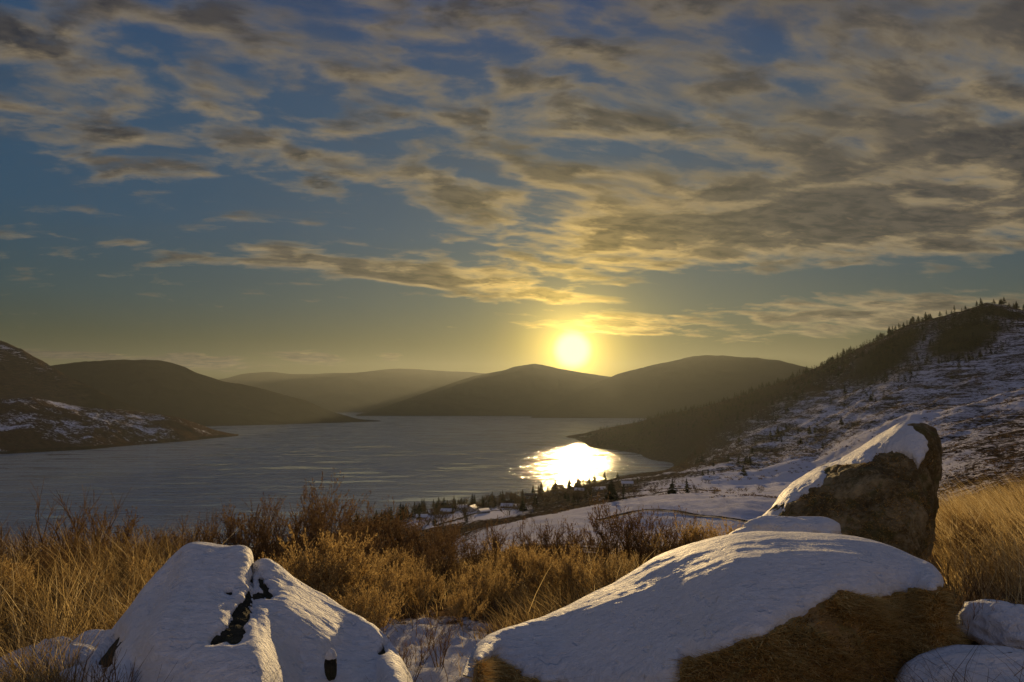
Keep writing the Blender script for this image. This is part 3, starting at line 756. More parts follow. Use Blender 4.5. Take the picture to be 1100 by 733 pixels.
# ------------------------------------------------------------------ dry grass
foot = [  # ground footprints kept free of grass: px range and depth range
    (505, 1012, 2.4, 5.25), (104, 432, 2.4, 4.6), (812, 1003, 6.85, 8.7)]
def blocked(px, y):
    b = np.zeros(len(px), bool)
    for a0, a1, d0, d1 in foot: b |= (px > a0) & (px < a1) & (y > d0) & (y < d1)
    return b
def grass_density(px, y, x):
    n = fbm(x*.9+4, y*.9, 3); n2 = fbm(x*.3, y*.3+8, 3)
    g = np.ones(len(px))
    snowpatch = np.exp(-(((px-452)/100)**4+((y-5.2)/2.2)**4))
    g = g*(1-.96*snowpatch)
    g = g*(1-.55*np.exp(-(((px-480)/90)**2+((y-7.6)/1.0)**2)))
    g = g*(1-.65*np.exp(-(((px-1080)/70)**4+((y-4.6)/1.5)**4)))
    g = g*(.28+1.15*sstep(n, -.22, .32))
    g = g*(1-.5*sstep(n2, .12, .4))
    return g
def build_grass():
    B = Blades()
    N_ = 300000
    # even spread in depth where it shows
    y = 3.2*np.exp(rng.random(N_)**.85*math.log(30/3.2)); px = rng.uniform(-90, 1190, N_); x = (px-550)/F*y
    ok = (rng.random(N_) < grass_density(px, y, x)*.62) & ~blocked(px, y) & ((y < 22) | (px > 500))
    # clumps
    y = y[ok]; x = x[ok]; px = px[ok]; n = len(y)
    x = x+rng.normal(0, .04, n)*y*.1; z = ground_z(x, y)-.03
    cl = vn2(x*2.3+40, y*2.3)
    side = np.where(px < 230, 1., np.where(px > 1000, .95, .0))
    hh = (.12+.34*cl+.30*side*(.5+cl)*(y > 4.5))*(.55+.9*rng.random(n))*np.where(y > 6, 1.12, .8)
    hh = hh*(1-.6*np.exp(-(((px-450)/95)**4+((y-5.0)/2.0)**4)))
    hh = hh*np.where((px > 1000) & (y < 7), .55, 1.)
    hh = hh*(1-.35*np.exp(-((px-900)/70)**2))
    wind = 2.6+.8*fbm(x*.25, y*.25, 2)+rng.normal(0, .9, n)
    lean = np.clip(.35+.35*rng.random(n)+.3*np.exp(-((px-700)/110)**2), 0, 1.1)
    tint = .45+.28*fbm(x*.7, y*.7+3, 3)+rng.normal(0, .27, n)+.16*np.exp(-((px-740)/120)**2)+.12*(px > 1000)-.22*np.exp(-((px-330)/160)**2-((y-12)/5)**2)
    wdt = (.0035+.0022*rng.random(n))*(y/6)**.55
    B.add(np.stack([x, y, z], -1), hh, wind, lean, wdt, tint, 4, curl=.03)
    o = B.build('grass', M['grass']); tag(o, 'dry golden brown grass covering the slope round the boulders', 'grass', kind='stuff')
    # short dead grass over the slab's brown foot and stalks in the snow
    B = Blades(); n = 26000
    px = rng.uniform(380, 1190, n); y = rng.uniform(2.7, 6.2, n); x = (px-550)/F*y
    k = ((px > 1015) | ((px > 430) & (px < 505)) | ((px > 380) & (y > 5)))&~blocked(px, y)
    k &= rng.random(n) < np.where(px > 1000, .40, .035)
    x = x[k]; y = y[k]; n = k.sum(); z = ground_z(x, y)-.02
    B.add(np.stack([x, y, z], -1), (.10+.22*rng.random(n))*np.where(y < 3.6, 1.9, 1.), rng.random(n)*6.28, .5+.8*rng.random(n), .003+.002*rng.random(n), .1+.5*rng.random(n), 4, curl=.05)
    n = 520; px = rng.uniform(975, 1180, n); y = rng.uniform(2.35, 3.25, n); x = (px-550)/F*y; z = ground_z(x, y)-.02
    B.add(np.stack([x, y, z], -1), .42+.38*rng.random(n), rng.random(n)*6.28, .5+.9*rng.random(n), .0032+.002*rng.random(n), .1+.6*rng.random(n), 5, curl=.06)
    n = 130; px = rng.uniform(100, 440, n); y = rng.uniform(2.3, 2.75, n); x = (px-550)/F*y; z = ground_z(x, y)-.02
    B.add(np.stack([x, y, z], -1), .38+.30*rng.random(n), rng.random(n)*6.28, .3+.7*rng.random(n), .003+.002*rng.random(n), .05+.3*rng.random(n), 5, curl=.05)
    o = B.build('dead_stalks', M['twig']); tag(o, 'dark dead stalks lying criss-cross over the foreground snow', 'stalks', kind='stuff')
build_grass()

# tall pale stalks standing in the left grass
B = Blades(); n = 420
px = np.r_[rng.uniform(0, 210, 330), rng.uniform(1010, 1100, 60), rng.uniform(560, 800, 30)]; y = rng.uniform(4.6, 9, n); x = (px-550)/F*y; z = ground_z(x, y)
B.add(np.stack([x, y, z], -1), .5+.35*rng.random(n), rng.random(n)*6.28, .1+.35*rng.random(n), .006*np.ones(n), .7+.3*rng.random(n), 4, curl=.02)
o = B.build('grass_stalks', M['grass']); tag(o, 'tall pale stalks standing out of the dry grass', 'stalks', kind='stuff')

# ------------------------------------------------------------------ shrubs
def shrub_mesh(name, mat, height=1., stems=14, spread=.5, depth=3, twigs=5, up=.75, leafy=0, w0=.012, seed=1):
    """branching woody shrub: each stem forks; ribbons in two crossed planes"""
    rs = random.Random(seed); segs = []
    def grow(p, d, L, w, lev):
        k = 4; q = p.copy()
        for i in range(k):
            d2 = (d+Vector((rs.uniform(-.16, .16), rs.uniform(-.16, .16), .07*up))).normalized()
            e = q+d2*(L/k); segs.append((q.copy(), e.copy(), w*(1-i/k*.45), w*(1-(i+1)/k*.45), lev)); q = e; d = d2
            if lev < depth and i >= 1:
                for _ in range(twigs if i > 1 else max(1, twigs//2)):
                    if rs.random() < .75:
                        a = rs.uniform(0, 6.28); sd_ = Vector((math.cos(a), math.sin(a), rs.uniform(.1, 1.0)))
                        nd = (d*.9+sd_*rs.uniform(.35, .75)).normalized()
                        grow(q, nd, L*rs.uniform(.38, .62), w*.5, lev+1)
    for i in range(stems):
        a = rs.uniform(0, 6.28); r = abs(rs.gauss(0, spread)); r = min(r, spread*1.8)
        d = Vector((math.cos(a)*r, math.sin(a)*r, up)).normalized()
        grow(Vector((math.cos(a)*.08*height, math.sin(a)*.08*height, -.05)), d, height*rs.uniform(.50, .80), w0, 1)
    A = np.array([[*a, *b] for a, b, *_ in segs]); w1 = np.array([s[2] for s in segs]); w2 = np.array([s[3] for s in segs]); lv = np.array([s[4] for s in segs])
    P0, P1 = A[:, :3], A[:, 3:]; n = len(P0); dd = P1-P0; dd /= np.linalg.norm(dd, axis=1, keepdims=True)
    r_ = np.random.default_rng(seed)
    rv = r_.normal(size=(n, 3)); s1 = np.cross(dd, rv); s1 /= np.linalg.norm(s1, axis=1, keepdims=True); s2 = np.cross(dd, s1)
    V = []; 
    for s_ in (s1, s2):
        V += [P0-s_*w1[:, None]/2, P0+s_*w1[:, None]/2, P1+s_*w2[:, None]/2, P1-s_*w2[:, None]/2]
    V = np.stack(V, 1).reshape(-1, 3); b = (np.arange(n)*8)[:, None]
    Fq = np.concatenate([b+np.array([[0, 1, 2, 3]]), b+np.array([[4, 5, 6, 7]])])
    tint = np.repeat(.14+.17*lv+r_.normal(0, .16, n), 8)
    if leafy:
        tip = np.where(lv >= depth-0)[0]; rep = np.repeat(tip, leafy); m = len(rep)
        f = r_.random(m)[:, None]; c0 = P0[rep]*(1-f)+P1[rep]*f; ld = dd[rep]*.9+r_.normal(0, .35, (m, 3)); ld /= np.linalg.norm(ld, axis=1, keepdims=True)
        L = (.02+.03*r_.random(m))[:, None]*height; sv = np.cross(ld, r_.normal(size=(m, 3))); sv /= np.linalg.norm(sv, axis=1, keepdims=True)
        LV = np.stack([c0, c0+ld*L*.5+sv*L*.13, c0+ld*L, c0+ld*L*.5-sv*L*.13], 1).reshape(-1, 3)
        LF = (np.arange(m)*4)[:, None]+np.array([[0, 1, 2, 3]])+len(V)
        V = np.concatenate([V, LV]); Fq = np.concatenate([Fq, LF]); tint = np.r_[tint, np.repeat(.65+r_.normal(0, .18, m), 4)]
    o = mesh_np(name, V, Fq, mat, smooth=False, attrs={'tint': np.clip(tint, 0, 1)})
    return o
protos = {
    'bare': [shrub_mesh('bare_shrub', M['twig'], 1., 9, .30, 3, 3, .9, 0, .020, s) for s in (1, 2)],
    'bushy': [shrub_mesh('brown_bush', M['twig'], 1., 20, .72, 3, 3, .8, 3, .013, s) for s in (3, 4, 5)],
    'gold': [shrub_mesh('golden_bush', M['gold'], 1., 24, .72, 3, 3, .75, 6, .009, s) for s in (6, 7, 8)],
}
used = {k: 0 for k in protos}
firsts = set()
def place_shrub(kind, px, py_top, D, scale, label, group=None, squash=1.):
    """stands on the ground at depth D under pixel column px, its top near py_top (height from both)"""
    src = protos[kind][used[kind] % len(protos[kind])]; used[kind] += 1
    x = (px-550)/F*D; zb = gz(x, D)
    ztop = at(px, py_top, D).z; h = max(.15, (ztop-zb))*scale
    if src.name not in firsts: o = src; firsts.add(src.name)
    else: o = src.copy(); COL.objects.link(o)
    o.location = (x, D, zb); o.scale = (h*1.05*squash, h*1.05*squash, h*1.02); o.rotation_euler = (0, 0, random.uniform(0, 6.28))
    tag(o, label, 'shrub', group or 'shrubs along the edge of the slope')
    return o
S_ = [
    ('bare', 72, 548, 8.2, 'tallest bare shrub in the left grass, its twigs against the lake'),
    ('bare', 44, 566, 8.5, 'thin bare shrub just left of the tallest one, against the lake'),
    ('bare', 12, 572, 9., 'small bare shrub at the left edge above the grass'),
    ('bare', 34, 590, 7.2, 'low bare shrub in front of the thin one at the left edge'),
    ('bushy', 130, 566, 10.5, 'rounded brown bush on the grass skyline right of the tallest bare shrub'),
    ('bushy', 168, 577, 11., 'small brown bush on the skyline between the rounded bush and the humped boulder'),
    ('bare', 212, 560, 11., 'spindly grey shrub leaning over the lake behind the humped boulder'),
    ('bushy', 228, 574, 10., 'dark bush right behind the peak of the humped boulder'),
    ('bushy', 268, 558, 10., 'brown fan-shaped bush behind the crack of the humped boulder'),
    ('bushy', 300, 566, 12., 'brown bush between the fan-shaped one and the tall upright one'),
    ('bushy', 337, 541, 11., 'tall upright brown bush standing highest against the lake'),
    ('bushy', 352, 556, 9.8, 'brown bush leaning on the right side of the tall upright one'),
    ('gold', 352, 586, 7., 'big golden bush right of the humped boulder'),
    ('gold', 322, 604, 6.6, 'golden bush tucked against the right shoulder of the humped boulder'),
    ('gold', 385, 612, 6.4, 'smaller golden bush on the right foot of the big one'),
    ('bushy', 400, 562, 12., 'broad brown bush left of the village roofs'),
    ('bushy', 432, 558, 11.5, 'broad brown bush below the village roofs'),
    ('bushy', 462, 572, 11., 'brown bush right below the snowy village field'),
    ('gold', 425, 600, 8.2, 'golden bush with curled tips in front of the broad brown ones'),
    ('gold', 455, 618, 7., 'low golden bush at the top edge of the snow patch'),
    ('bushy', 500, 578, 10., 'dark bush at the foot of the bare field left of centre'),
    ('bushy', 528, 574, 10.5, 'dark bush with pale tips below the left end of the big field'),
    ('gold', 515, 612, 7.6, 'golden bush between two snow patches'),
    ('gold', 548, 592, 9., 'golden bush behind the left end of the long slab'),
    ('bushy', 580, 574, 11., 'brown bush before the big snowy field, left of its middle'),
    ('bushy', 616, 572, 11., 'brown bush before the middle of the big snowy field'),
    ('bushy', 656, 556, 10., 'tall feathery brown shrub rising before the big snowy field'),
    ('bushy', 692, 562, 10., 'feathery brown shrub right of the tallest one before the field'),
    ('gold', 590, 602, 8., 'golden bush above the left shoulder of the slab'),
    ('gold', 640, 598, 7.6, 'golden bush above the middle of the slab'),
    ('gold', 745, 572, 9., 'pale golden bush above the right half of the slab'),
    ('gold', 780, 572, 9.5, 'pale golden bush left of the tall pointed boulder'),
    ('gold', 1035, 552, 10., 'golden bush right of the tall pointed boulder'),
    ('bushy', 1042, 566, 8., 'dark twiggy bush in the golden grass at the right edge'),
    ('bare', 1030, 606, 5., 'dark bare twigs at the right end of the slab'),
    ('bare', 1012, 640, 4.4, 'low bare twigs against the right end of the slab'),
    ('bare', 440, 690, 4.2, 'small dark twig sticking out of the snow beside the humped boulder'),
    ('bare', 475, 668, 4.8, 'forked twig in the middle of the snow patch'),
    ('bare', 130, 702, 3.0, 'thin dark twigs at the left foot of the humped boulder'),
    ('gold', 1085, 560, 9., 'golden bush at the right edge under the hillside'),
    ('bushy', 95, 585, 8., 'dark brown bush in the left grass below the rounded skyline bush'),
    ('bushy', 60, 600, 7., 'dark brown bush low in the left grass under the tallest bare shrub'),
    ('bushy', 155, 600, 7.5, 'brown bush in the left grass just before the humped boulder'),
    ('gold', 20, 612, 6.2, 'pale golden bush in the left grass at the picture edge'),
    ('gold', 125, 622, 6.2, 'pale golden bush in the left grass beside the humped boulder'),
    ('bushy', 372, 578, 8.6, 'dark bush behind the big golden one'),
    ('bushy', 478, 596, 8.8, 'dark bush between the golden ones above the snow patch'),
    ('gold', 500, 640, 6.2, 'small golden tuft-like bush at the right rim of the snow patch'),
    ('gold', 398, 640, 5.6, 'small golden bush at the left rim of the snow patch'),
    ('bushy', 610, 600, 8.6, 'dark bush amid the golden ones above the slab'),
    ('bushy', 720, 580, 9., 'dark bush above the right half of the slab'),
]
for kd, px, py, D, lb in S_: place_shrub(kd, px, py, D, 1., lb)

# ------------------------------------------------------------------ distant trees
def conifer_mesh(name, seed, tiers=9, h=1., crown_w=.19):
    r_ = np.random.default_rng(seed); V = []; Fq = []; mi = []; T_ = []
    def quad(a, b, c_, d, m, t):
        k = len(V); V.extend([a, b, c_, d]); Fq.append((k, k+1, k+2, k+3)); mi.append(m); T_.extend([t]*4)
    tr = []
    for i in range(5):
        a0, a1 = i*1.2566, (i+1)*1.2566
        p = lambda a, r, z: (math.cos(a)*r, math.sin(a)*r, z)
        tr.append((p(a0, .016, -.03), p(a1, .016, -.03), p(a1, .004, .97), p(a0, .004, .97)))
    for i in range(tiers*11):
        f = r_.random()**.85; z = .10+.86*f; w = crown_w*(1-f)**.8*(.55+.6*r_.random())+.008
        a = r_.random()*6.28; d = np.array([math.cos(a), math.sin(a), 0]); s = np.array([-math.sin(a), math.cos(a), 0])
        base = np.array([0, 0, z]); tip = base+d*w+np.array([0, 0, -w*.35]); bw = w*.42
        m1 = base+d*w*.55-s*bw+np.array([0, 0, -.02]); m2 = base+d*w*.55+s*bw+np.array([0, 0, -.02])
        quad(tuple(base+np.array([0, 0, .03])), tuple(m1), tuple(tip), tuple(m2), 0, r_.random())
    return V, Fq, T_, tr
def tree_parts(kind, seed):
    """meshes (crown, trunk) of a tree one metre tall"""
    if kind == 'conifer':
        V, Fq, T_, tr = conifer_mesh('c', seed, 10, 1., .17+.05*(seed % 3))
        cr = mesh_np('crown', V, Fq, M['needle'], smooth=False, attrs={'tint': T_})
        tv = [p for q in tr for p in q]; tf = [(4*i, 4*i+1, 4*i+2, 4*i+3) for i in range(len(tr))]
        tk = mesh_np('trunk', tv, tf, M['bark'], smooth=False)
    else:
        cr = shrub_mesh('crown', M['tree_twig'], .85, 9, .55, 3, 3, .8, 3, .016, seed)
        cr.location = (0, 0, 0)
        a = np.arange(6)*1.047; tv = [(math.cos(t)*r, math.sin(t)*r, z) for z, r in ((-.03, .03), (.35, .02)) for t in a]
        tk = mesh_np('trunk', tv, [(i, (i+1) % 6, 6+(i+1) % 6, 6+i) for i in range(6)], M['bark'])
    return cr, tk
class TreeKind:
    def __init__(s, name, kind, seeds): s.name = name; s.kind = kind; s.seeds = seeds; s.me = {}; s.i = 0
    def place(s, px, D, h, label, group, parts=False, w=1., x=None):
        seed = s.seeds[s.i % len(s.seeds)]; s.i += 1
        if x is None: x = (px-550)/F*D
        z = gz(x, D)
        if seed not in s.me:
            cr, tk = tree_parts(s.kind, seed)
            # joined single-mesh copy for trees too small to show parts
            bm_ = cr.data, tk.data
            import bmesh
            bmj = bmesh.new(); bmj.from_mesh(cr.data); n0 = len(bmj.faces); bmj.from_mesh(tk.data); bmj.faces.ensure_lookup_table()
            for f in bmj.faces[n0:]: f.material_index = 1
            j = bpy.data.meshes.new(s.name); bmj.to_mesh(j); bmj.free(); j.materials.append(cr.data.materials[0]); j.materials.append(M['bark'])
            s.me[seed] = (cr.data, tk.data, j)
            bpy.data.objects.remove(cr); bpy.data.objects.remove(tk)
        mc, mt, mj = s.me[seed]
        if parts:
            o = empty(s.name, (x, D, z), random.uniform(0, 6.28)); o.scale = (h*w, h*w, h)
            for nm, me in (('crown', mc), ('trunk', mt)):
                p_ = bpy.data.objects.new(nm, me); COL.objects.link(p_); p_.parent = o
        else:
            o = bpy.data.objects.new(s.name, mj); COL.objects.link(o)
            o.location = (x, D, z); o.rotation_euler = (0, 0, random.uniform(0, 6.28)); o.scale = (h*w, h*w, h)
        tag(o, label, 'tree', group)
        return o
con = TreeKind('conifer_tree', 'conifer', [11, 12, 13, 14, 15]); dec = TreeKind('bare_tree', 'bare', [21, 22, 23])

# hillside skyline
def skyline_D(px):
    D = np.linspace(1200, 3200, 400); x = (px-550)/F*D; z = ground_z(x, D); s = (z-CAMZ)/D
    k = int(np.argmax(s)); return float(D[k])
n_sky = 0
for i in range(120):
    px = random.choice([random.uniform(700, 860), random.uniform(845, 1105), random.uniform(880, 1105)])
    D = skyline_D(px)-random.uniform(-5, 30)
    con.place(px, D, random.uniform(9, 22), 'small dark conifer on the skyline ridge of the snowy hillside', 'conifers along the hillside ridge', w=1.5)
# woods and scattered trees on the hillside
for (cx, cy, sx, sy, n, lb, gr) in [
    (960, 1480, 26, 110, 24, 'dark conifer in the wood on the upper hillside', 'conifers of the upper hillside wood'),
    (1045, 1330, 22, 70, 22, 'dark conifer in the wood just below the hilltop', 'conifers of the wood below the hilltop'),
    (880, 1600, 60, 200, 60, 'scattered conifer halfway up the snowy hillside', 'scattered hillside conifers'),
    (800, 1650, 45, 220, 30, 'conifer on the hazy lower shoulder of the hillside', 'conifers on the lower shoulder'),
    (850, 1150, 50, 110, 20, 'lone dark conifer above the golden field', 'lone conifers above the field'),
    (720, 2150, 45, 250, 20, 'conifer on the dark wooded point by the glittering water', 'conifers on the wooded point')]:
    for i in range(n):
        px = random.gauss(cx, sx); D = max(700, random.gauss(cy, sy))
        x = (px-550)/F*D
        if gz(x, D) < 4 or px > 1180: continue
        con.place(px, D, random.uniform(9, 18), lb, gr, w=1.5)
# the woods themselves, too dense to count: one mass
def build_forest():
    V0, F0, T0, tr = conifer_mesh('f', 40, 3, 1., .26)
    V0 = np.array(V0); F0 = np.array(F0); T0 = np.array(T0); r_ = np.random.default_rng(77)
    P_ = []
    for (cx, cy, sx, sy, n) in [(955, 1480, 24, 110, 330), (1045, 1330, 22, 80, 260), (1075, 1480, 40, 60, 260), (905, 1750, 30, 120, 240), (800, 2050, 50, 260, 260), (720, 2350, 45, 260, 230), (850, 1700, 40, 160, 200), (640, 2800, 14, 120, 90), (665, 2420, 22, 160, 120), (985, 1250, 30, 60, 70)]:
        P_.append(np.stack([r_.normal(cx, sx, n), r_.normal(cy, sy, n)], -1))
    P_ = np.concatenate(P_); x = (P_[:, 0]-550)/F*P_[:, 1]; y = P_[:, 1]; z = ground_z(x, y); k = (z > 3) & (fbm(x*.012, y*.012, 3) > -.22); x, y, z = x[k], y[k], z[k]; n = len(x)
    h = r_.uniform(8, 17, n); a = r_.random(n)*6.28; ca, sa_ = np.cos(a), np.sin(a)
    X = (V0[None, :, 0]*ca[:, None]-V0[None, :, 1]*sa_[:, None])*h[:, None]*1.4+x[:, None]
    Y = (V0[None, :, 0]*sa_[:, None]+V0[None, :, 1]*ca[:, None])*h[:, None]*1.4+y[:, None]
    Z = V0[None, :, 2]*h[:, None]*.95+z[:, None]
    Fq = (F0[None]+(np.arange(n)*len(V0))[:, None, None]).reshape(-1, 4)
    o = mesh_np('forest', np.stack([X, Y, Z], -1).reshape(-1, 3), Fq, M['needle'], smooth=False, attrs={'tint': np.tile(T0, n)})
    tag(o, 'dense dark conifer woods over the hillside and its wooded point', 'forest', kind='stuff')
build_forest()
# low brush on the open slopes
def build_scrub():
    r_ = np.random.default_rng(91); P_ = []
    for (p0, p1, d0, d1, n) in [(860, 1200, 55, 330, 5200), (760, 1200, 330, 1000, 6500), (720, 1150, 900, 1500, 3500), (420, 760, 430, 900, 900)]:
        d = d0*(d1/d0)**r_.random(n); P_.append(np.stack([r_.uniform(p0, p1, n), d], -1))
    P_ = np.concatenate(P_); y = P_[:, 1]; x = (P_[:, 0]-550)/F*y
    k = fbm(x*.018+3, y*.018, 4)+.6*fbm(x*.07, y*.07, 3) > r_.normal(.02, .16, len(x))
    k &= ~((P_[:, 0] > 770) & (P_[:, 0] < 930) & (y > 430) & (y < 820)) & ~((P_[:, 0] < 860) & (y < 372))
    x, y = x[k], y[k]; z = ground_z(x, y); n = len(x); q = 12
    sz = r_.uniform(.35, .95, n)*np.clip(y/260, .55, 2.6)
    c_ = np.repeat(np.stack([x, y, z], -1), q, 0); S = np.repeat(sz, q)[:, None]; m = n*q
    o_ = r_.normal(0, .42, (m, 3))*S*[1.3, 1.3, .55]; o_[:, 2] = np.abs(o_[:, 2])+.05
    d1_ = r_.normal(size=(m, 3)); d1_[:, 2] = np.abs(d1_[:, 2])*1.3+.3; d1_ /= np.linalg.norm(d1_, axis=1, keepdims=True)
    s_ = np.cross(d1_, r_.normal(size=(m, 3))); s_ /= np.linalg.norm(s_, axis=1, keepdims=True)
    b_ = c_+o_; L = S*.55; W = S*.16
    V = np.stack([b_-s_*W, b_+s_*W, b_+d1_*L+s_*W*.3, b_+d1_*L-s_*W*.3], 1).reshape(-1, 3)
    o = mesh_np('scrub', V, (np.arange(m)*4)[:, None]+np.array([[0, 1, 2, 3]]), M['twig'], smooth=False, attrs={'tint': np.repeat(np.clip(np.repeat(r_.normal(.25, .16, n), q)+r_.normal(0, .1, m), 0, 1), 4)})
    tag(o, 'low brown brush breaking the snow on the open slopes', 'brush', kind='stuff')
build_scrub()
# shoreline and village trees
def shoreD(px): return float(np.interp(px, [p for p, _ in shore[:12]], [d for _, d in shore[:12]]))
for i in range(120):
    px = random.uniform(372, 640); D = shoreD(px)-random.uniform(12, 90)
    kd = con if random.random() < .55 else dec
    kd.place(px, D, random.uniform(11, 22) if kd is con else random.uniform(9, 15), 'dark conifer along the lake shore by the village' if kd is con else 'bare round tree along the lake shore by the village', 'trees along the village shore', w=1.5)
for i in range(80):
    px = random.uniform(450, 640); D = random.uniform(680, 1000)
    if D > shoreD(px)-20 or (475 < px < 540 and 700 < D < 860): continue
    kd = con if random.random() < .4 else dec
    kd.place(px, D, random.uniform(9, 17), 'conifer among the village houses' if kd is con else 'bare tree among the village houses', 'trees among the village houses', w=1.5)
big = [(655, 452, 16, 'tallest dark conifer at the top edge of the big snowy field'), (668, 460, 11, 'conifer just right of the tallest one by the big field'), (720, 456, 11, 'broad dark conifer at the middle of the field edge'),
       (735, 462, 11, 'conifer right of the broad one at the field edge'), (648, 1120, 20, 'pointed conifer against the glittering water'), (662, 1120, 13, 'smaller pointed conifer right of the one against the glitter'),
       (683, 900, 9, 'small conifer on the knoll behind the field'), (752, 880, 8, 'first of three small conifers above the golden field'), (758, 880, 8.5, 'second of three small conifers above the golden field'), (764, 885, 7, 'third of three small conifers above the golden field')]
for px, D, h, lb in big: con.place(px, D, h, lb, None, parts=True, w=1.5)
for px, D, h, lb in [(700, 470, 6, 'low bare tree on the hedge line behind the big field'), (780, 600, 6, 'bare tree where the track meets the golden field'), (795, 610, 7, 'round bare tree in the golden field'),
                     (812, 500, 6, 'bare tree at the right end of the hedge line'), (680, 462, 7, 'bare tree between the tall and the broad conifer'), (745, 455, 7, 'bare tree right of the broad conifer at the field edge')]:
    dec.place(px, D, h, lb, None, parts=True, w=1.4)
for i in range(40):
    px = random.uniform(610, 760); D = random.uniform(700, 1250)
    if D > shoreD(px)-30: continue
    dec.place(px, D, random.uniform(4, 8), 'bare round tree between the fields and the lake', 'trees between the fields and the lake', w=1.5)

# ------------------------------------------------------------------ village houses
def house(px, D, wx, wy, h, rot, wall, roof, label):
    x = (px-550)/F*D; z = gz(x, D)-.6
    o = empty('house', (x, D, z), R(rot)); tag(o, label, 'house', 'houses of the village by the lake')
    a, b, e = wx/2, wy/2, h+wy*.28
    V = [(-a, -b, 0), (a, -b, 0), (a, b, 0), (-a, b, 0), (-a, -b, h), (a, -b, h), (a, b, h), (-a, b, h), (-a, 0, e), (a, 0, e)]
    mesh_np('wall', V, [(0, 1, 5, 4), (2, 3, 7, 6), (3, 0, 4, 7), (1, 2, 6, 5), (4, 7, 8, 8), (5, 9, 6, 6)][:4], wall, o, smooth=False)
    me = bpy.data.meshes.new('gable'); me.from_pydata([V[i] for i in (4, 7, 8, 5, 6, 9)], [], [(0, 2, 1), (3, 4, 5)]); me.materials.append(wall)
    g = bpy.data.objects.new('gable', me); COL.objects.link(g); g.parent = o
    ov = .7; sl = (e-h)/b; zz = h-ov*sl
    t = .35
    rv = [(-a-ov, -b-ov, zz), (a+ov, -b-ov, zz), (a+ov, 0, e), (-a-ov, 0, e), (a+ov, b+ov, zz), (-a-ov, b+ov, zz)]
    rv = [(p[0], p[1], p[2]+.02) for p in rv]+[(p[0], p[1], p[2]+t) for p in rv]
    rf = [(0, 1, 2, 3), (3, 2, 4, 5), (6, 7, 8, 9), (9, 8, 10, 11), (0, 1, 7, 6), (5, 4, 10, 11), (1, 2, 8, 7), (2, 4, 10, 8), (0, 3, 9, 6), (3, 5, 11, 9)]
    r_ = mesh_np('roof', rv, rf, roof, o, smooth=False)
    cv = [(a*.4+dx, .3+dy, zc) for zc in (e-1.2, e+1.1) for dx, dy in ((0, 0), (.9, 0), (.9, .9), (0, .9))]
    mesh_np('chimney', cv, [(0, 1, 5, 4), (1, 2, 6, 5), (2, 3, 7, 6), (3, 0, 4, 7), (4, 5, 6, 7)], M['wall_b'], r_, smooth=False)
    for fx in (-.55, 0., .55):
        wv = [(fx*a-.7, -b-.04, h*.35), (fx*a+.7, -b-.04, h*.35), (fx*a+.7, -b-.04, h*.35+1.3), (fx*a-.7, -b-.04, h*.35+1.3)]
        mesh_np('window', wv, [(0, 1, 2, 3)], M['glass'], o, smooth=False)
H = [(468, 905, 14, 9, 4, 12, 'wall_c', 'roofsnow', 'grey house with a snowy roof at the left end of the village'),
     (482, 880, 16, 9, 4.5, -8, 'wall_b', 'roofsnow', 'brown house with a wide snowy roof, second in the village'),
     (497, 930, 13, 9, 5, 20, 'wall_a', 'roofsnow', 'pale house behind the wide brown one in the village'),
     (508, 890, 15, 10, 6, 70, 'wall_a', 'roofsnow', 'tall pale house with its gable to the viewer'),
     (545, 880, 15, 9, 4, -10, 'wall_b', 'roofsnow', 'brown house in the middle of the village between conifers'),
     (530, 940, 14, 9, 4, 5, 'wall_c', 'rooftile', 'grey house with a dark bare roof near the shore'),
     (558, 830, 13, 9, 4, 25, 'wall_b', 'roofsnow', 'small brown house nearest to the snowy lane'),
     (570, 1050, 18, 10, 5, 0, 'wall_c', 'rooftile', 'long dark house close to the glittering water'),
     (598, 1000, 16, 9, 4, 8, 'wall_b', 'rooftile', 'dark house right of the long one near the water'),
     (622, 960, 14, 9, 4, -15, 'wall_b', 'roofsnow', 'brown house with a snowy roof below the glitter'),
     (642, 900, 16, 9, 4, 10, 'wall_c', 'roofsnow', 'grey snowy-roofed house left of the tallest conifer'),
     (672, 880, 14, 8, 4, -5, 'wall_a', 'roofsnow', 'pale snowy-roofed house right of the tallest conifer'),
     (455, 850, 13, 9, 3.5, 0, 'wall_c', 'roofsnow', 'low grey house half hidden by shore trees at the village edge'),
     (520, 800, 13, 8, 3.5, 40, 'wall_c', 'roofsnow', 'low grey house beside the curving lane')]
for px, D, wx, wy, h, rot, wl, rf, lb in H: house(px, D, wx, wy, h, rot, M[wl], M[rf], lb)

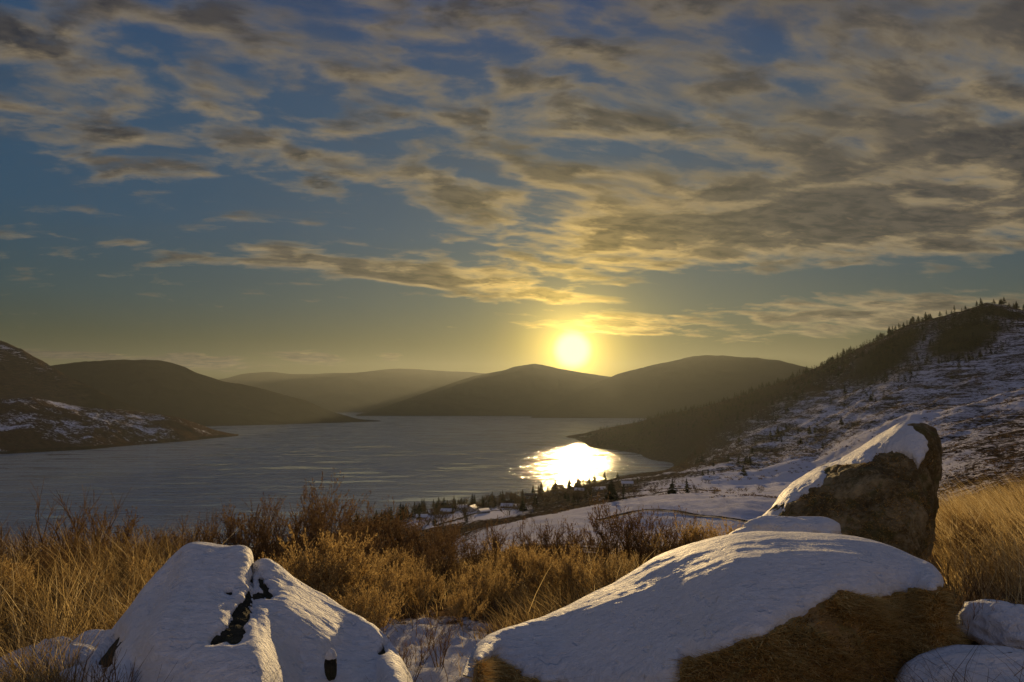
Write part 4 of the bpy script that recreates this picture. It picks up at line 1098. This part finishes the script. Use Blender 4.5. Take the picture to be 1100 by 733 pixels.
# lanes and hedge lines
def ribbon(name, pts, width, mat, label, lift=.5):
    P = catmull([((px-550)/F*D, D, 0) for px, D in pts], 90)
    t = np.gradient(P, axis=0); t /= np.linalg.norm(t, axis=1, keepdims=True); s = np.stack([-t[:, 1], t[:, 0], 0*t[:, 0]], -1)
    rows = []
    for k in (-1, -.33, .33, 1):
        q = P+s*width/2*k; q[:, 2] = ground_z(q[:, 0], q[:, 1])+lift; rows.append(q)
    V = np.stack(rows, 1); zc = V[:, :, 2].max(1); V[:, :, 2] = zc[:, None]
    o = mesh_np(name, V.reshape(-1, 3), grid_faces(90, 4), mat)
    tag(o, label, 'road', kind='structure')
ribbon('road_field', [(640, 330), (680, 345), (720, 335), (760, 305), (800, 290), (850, 285)], 3, M['asphalt'], 'narrow dark track curving across the big snowy field')
ribbon('road_village', [(470, 700), (490, 740), (505, 800), (530, 830), (570, 820), (640, 760), (720, 700), (780, 640)], 5, M['asphalt'], 'lane between the village and the fields')
ribbon('road_upper', [(700, 600), (745, 640), (770, 600), (790, 585), (840, 560)], 4, M['asphalt'], 'track round the golden field')
ribbon('road_bench', [(1000, 60), (1040, 58), (1100, 57), (1180, 57)], 2.2, M['asphalt'], 'track crossing the bench behind the golden grass', .06)

# ------------------------------------------------------------------ haze
def build_haze():
    m = bpy.data.materials.new('haze_air'); m.use_nodes = True; t = m.node_tree; t.nodes.clear()
    out = t.nodes.new('ShaderNodeOutputMaterial'); v = t.nodes.new('ShaderNodeVolumePrincipled')
    v.inputs['Density'].default_value = 1.25e-5; v.inputs['Color'].default_value = (.68, .76, .80, 1); v.inputs['Anisotropy'].default_value = .55
    t.links.new(v.outputs[0], out.inputs['Volume'])
    x, y0, y1, z0, z1 = 17500, -300, 17500, -60, 1150
    V = [(-x, y0, z0), (x, y0, z0), (x, y1, z0), (-x, y1, z0), (-x, y0, z1), (x, y0, z1), (x, y1, z1), (-x, y1, z1)]
    o = mesh_np('haze', V, [(0, 3, 2, 1), (4, 5, 6, 7), (0, 1, 5, 4), (1, 2, 6, 5), (2, 3, 7, 6), (3, 0, 4, 7)], m, smooth=False)
    tag(o, 'golden evening haze over the lake and the hills', 'haze', kind='stuff')
build_haze()
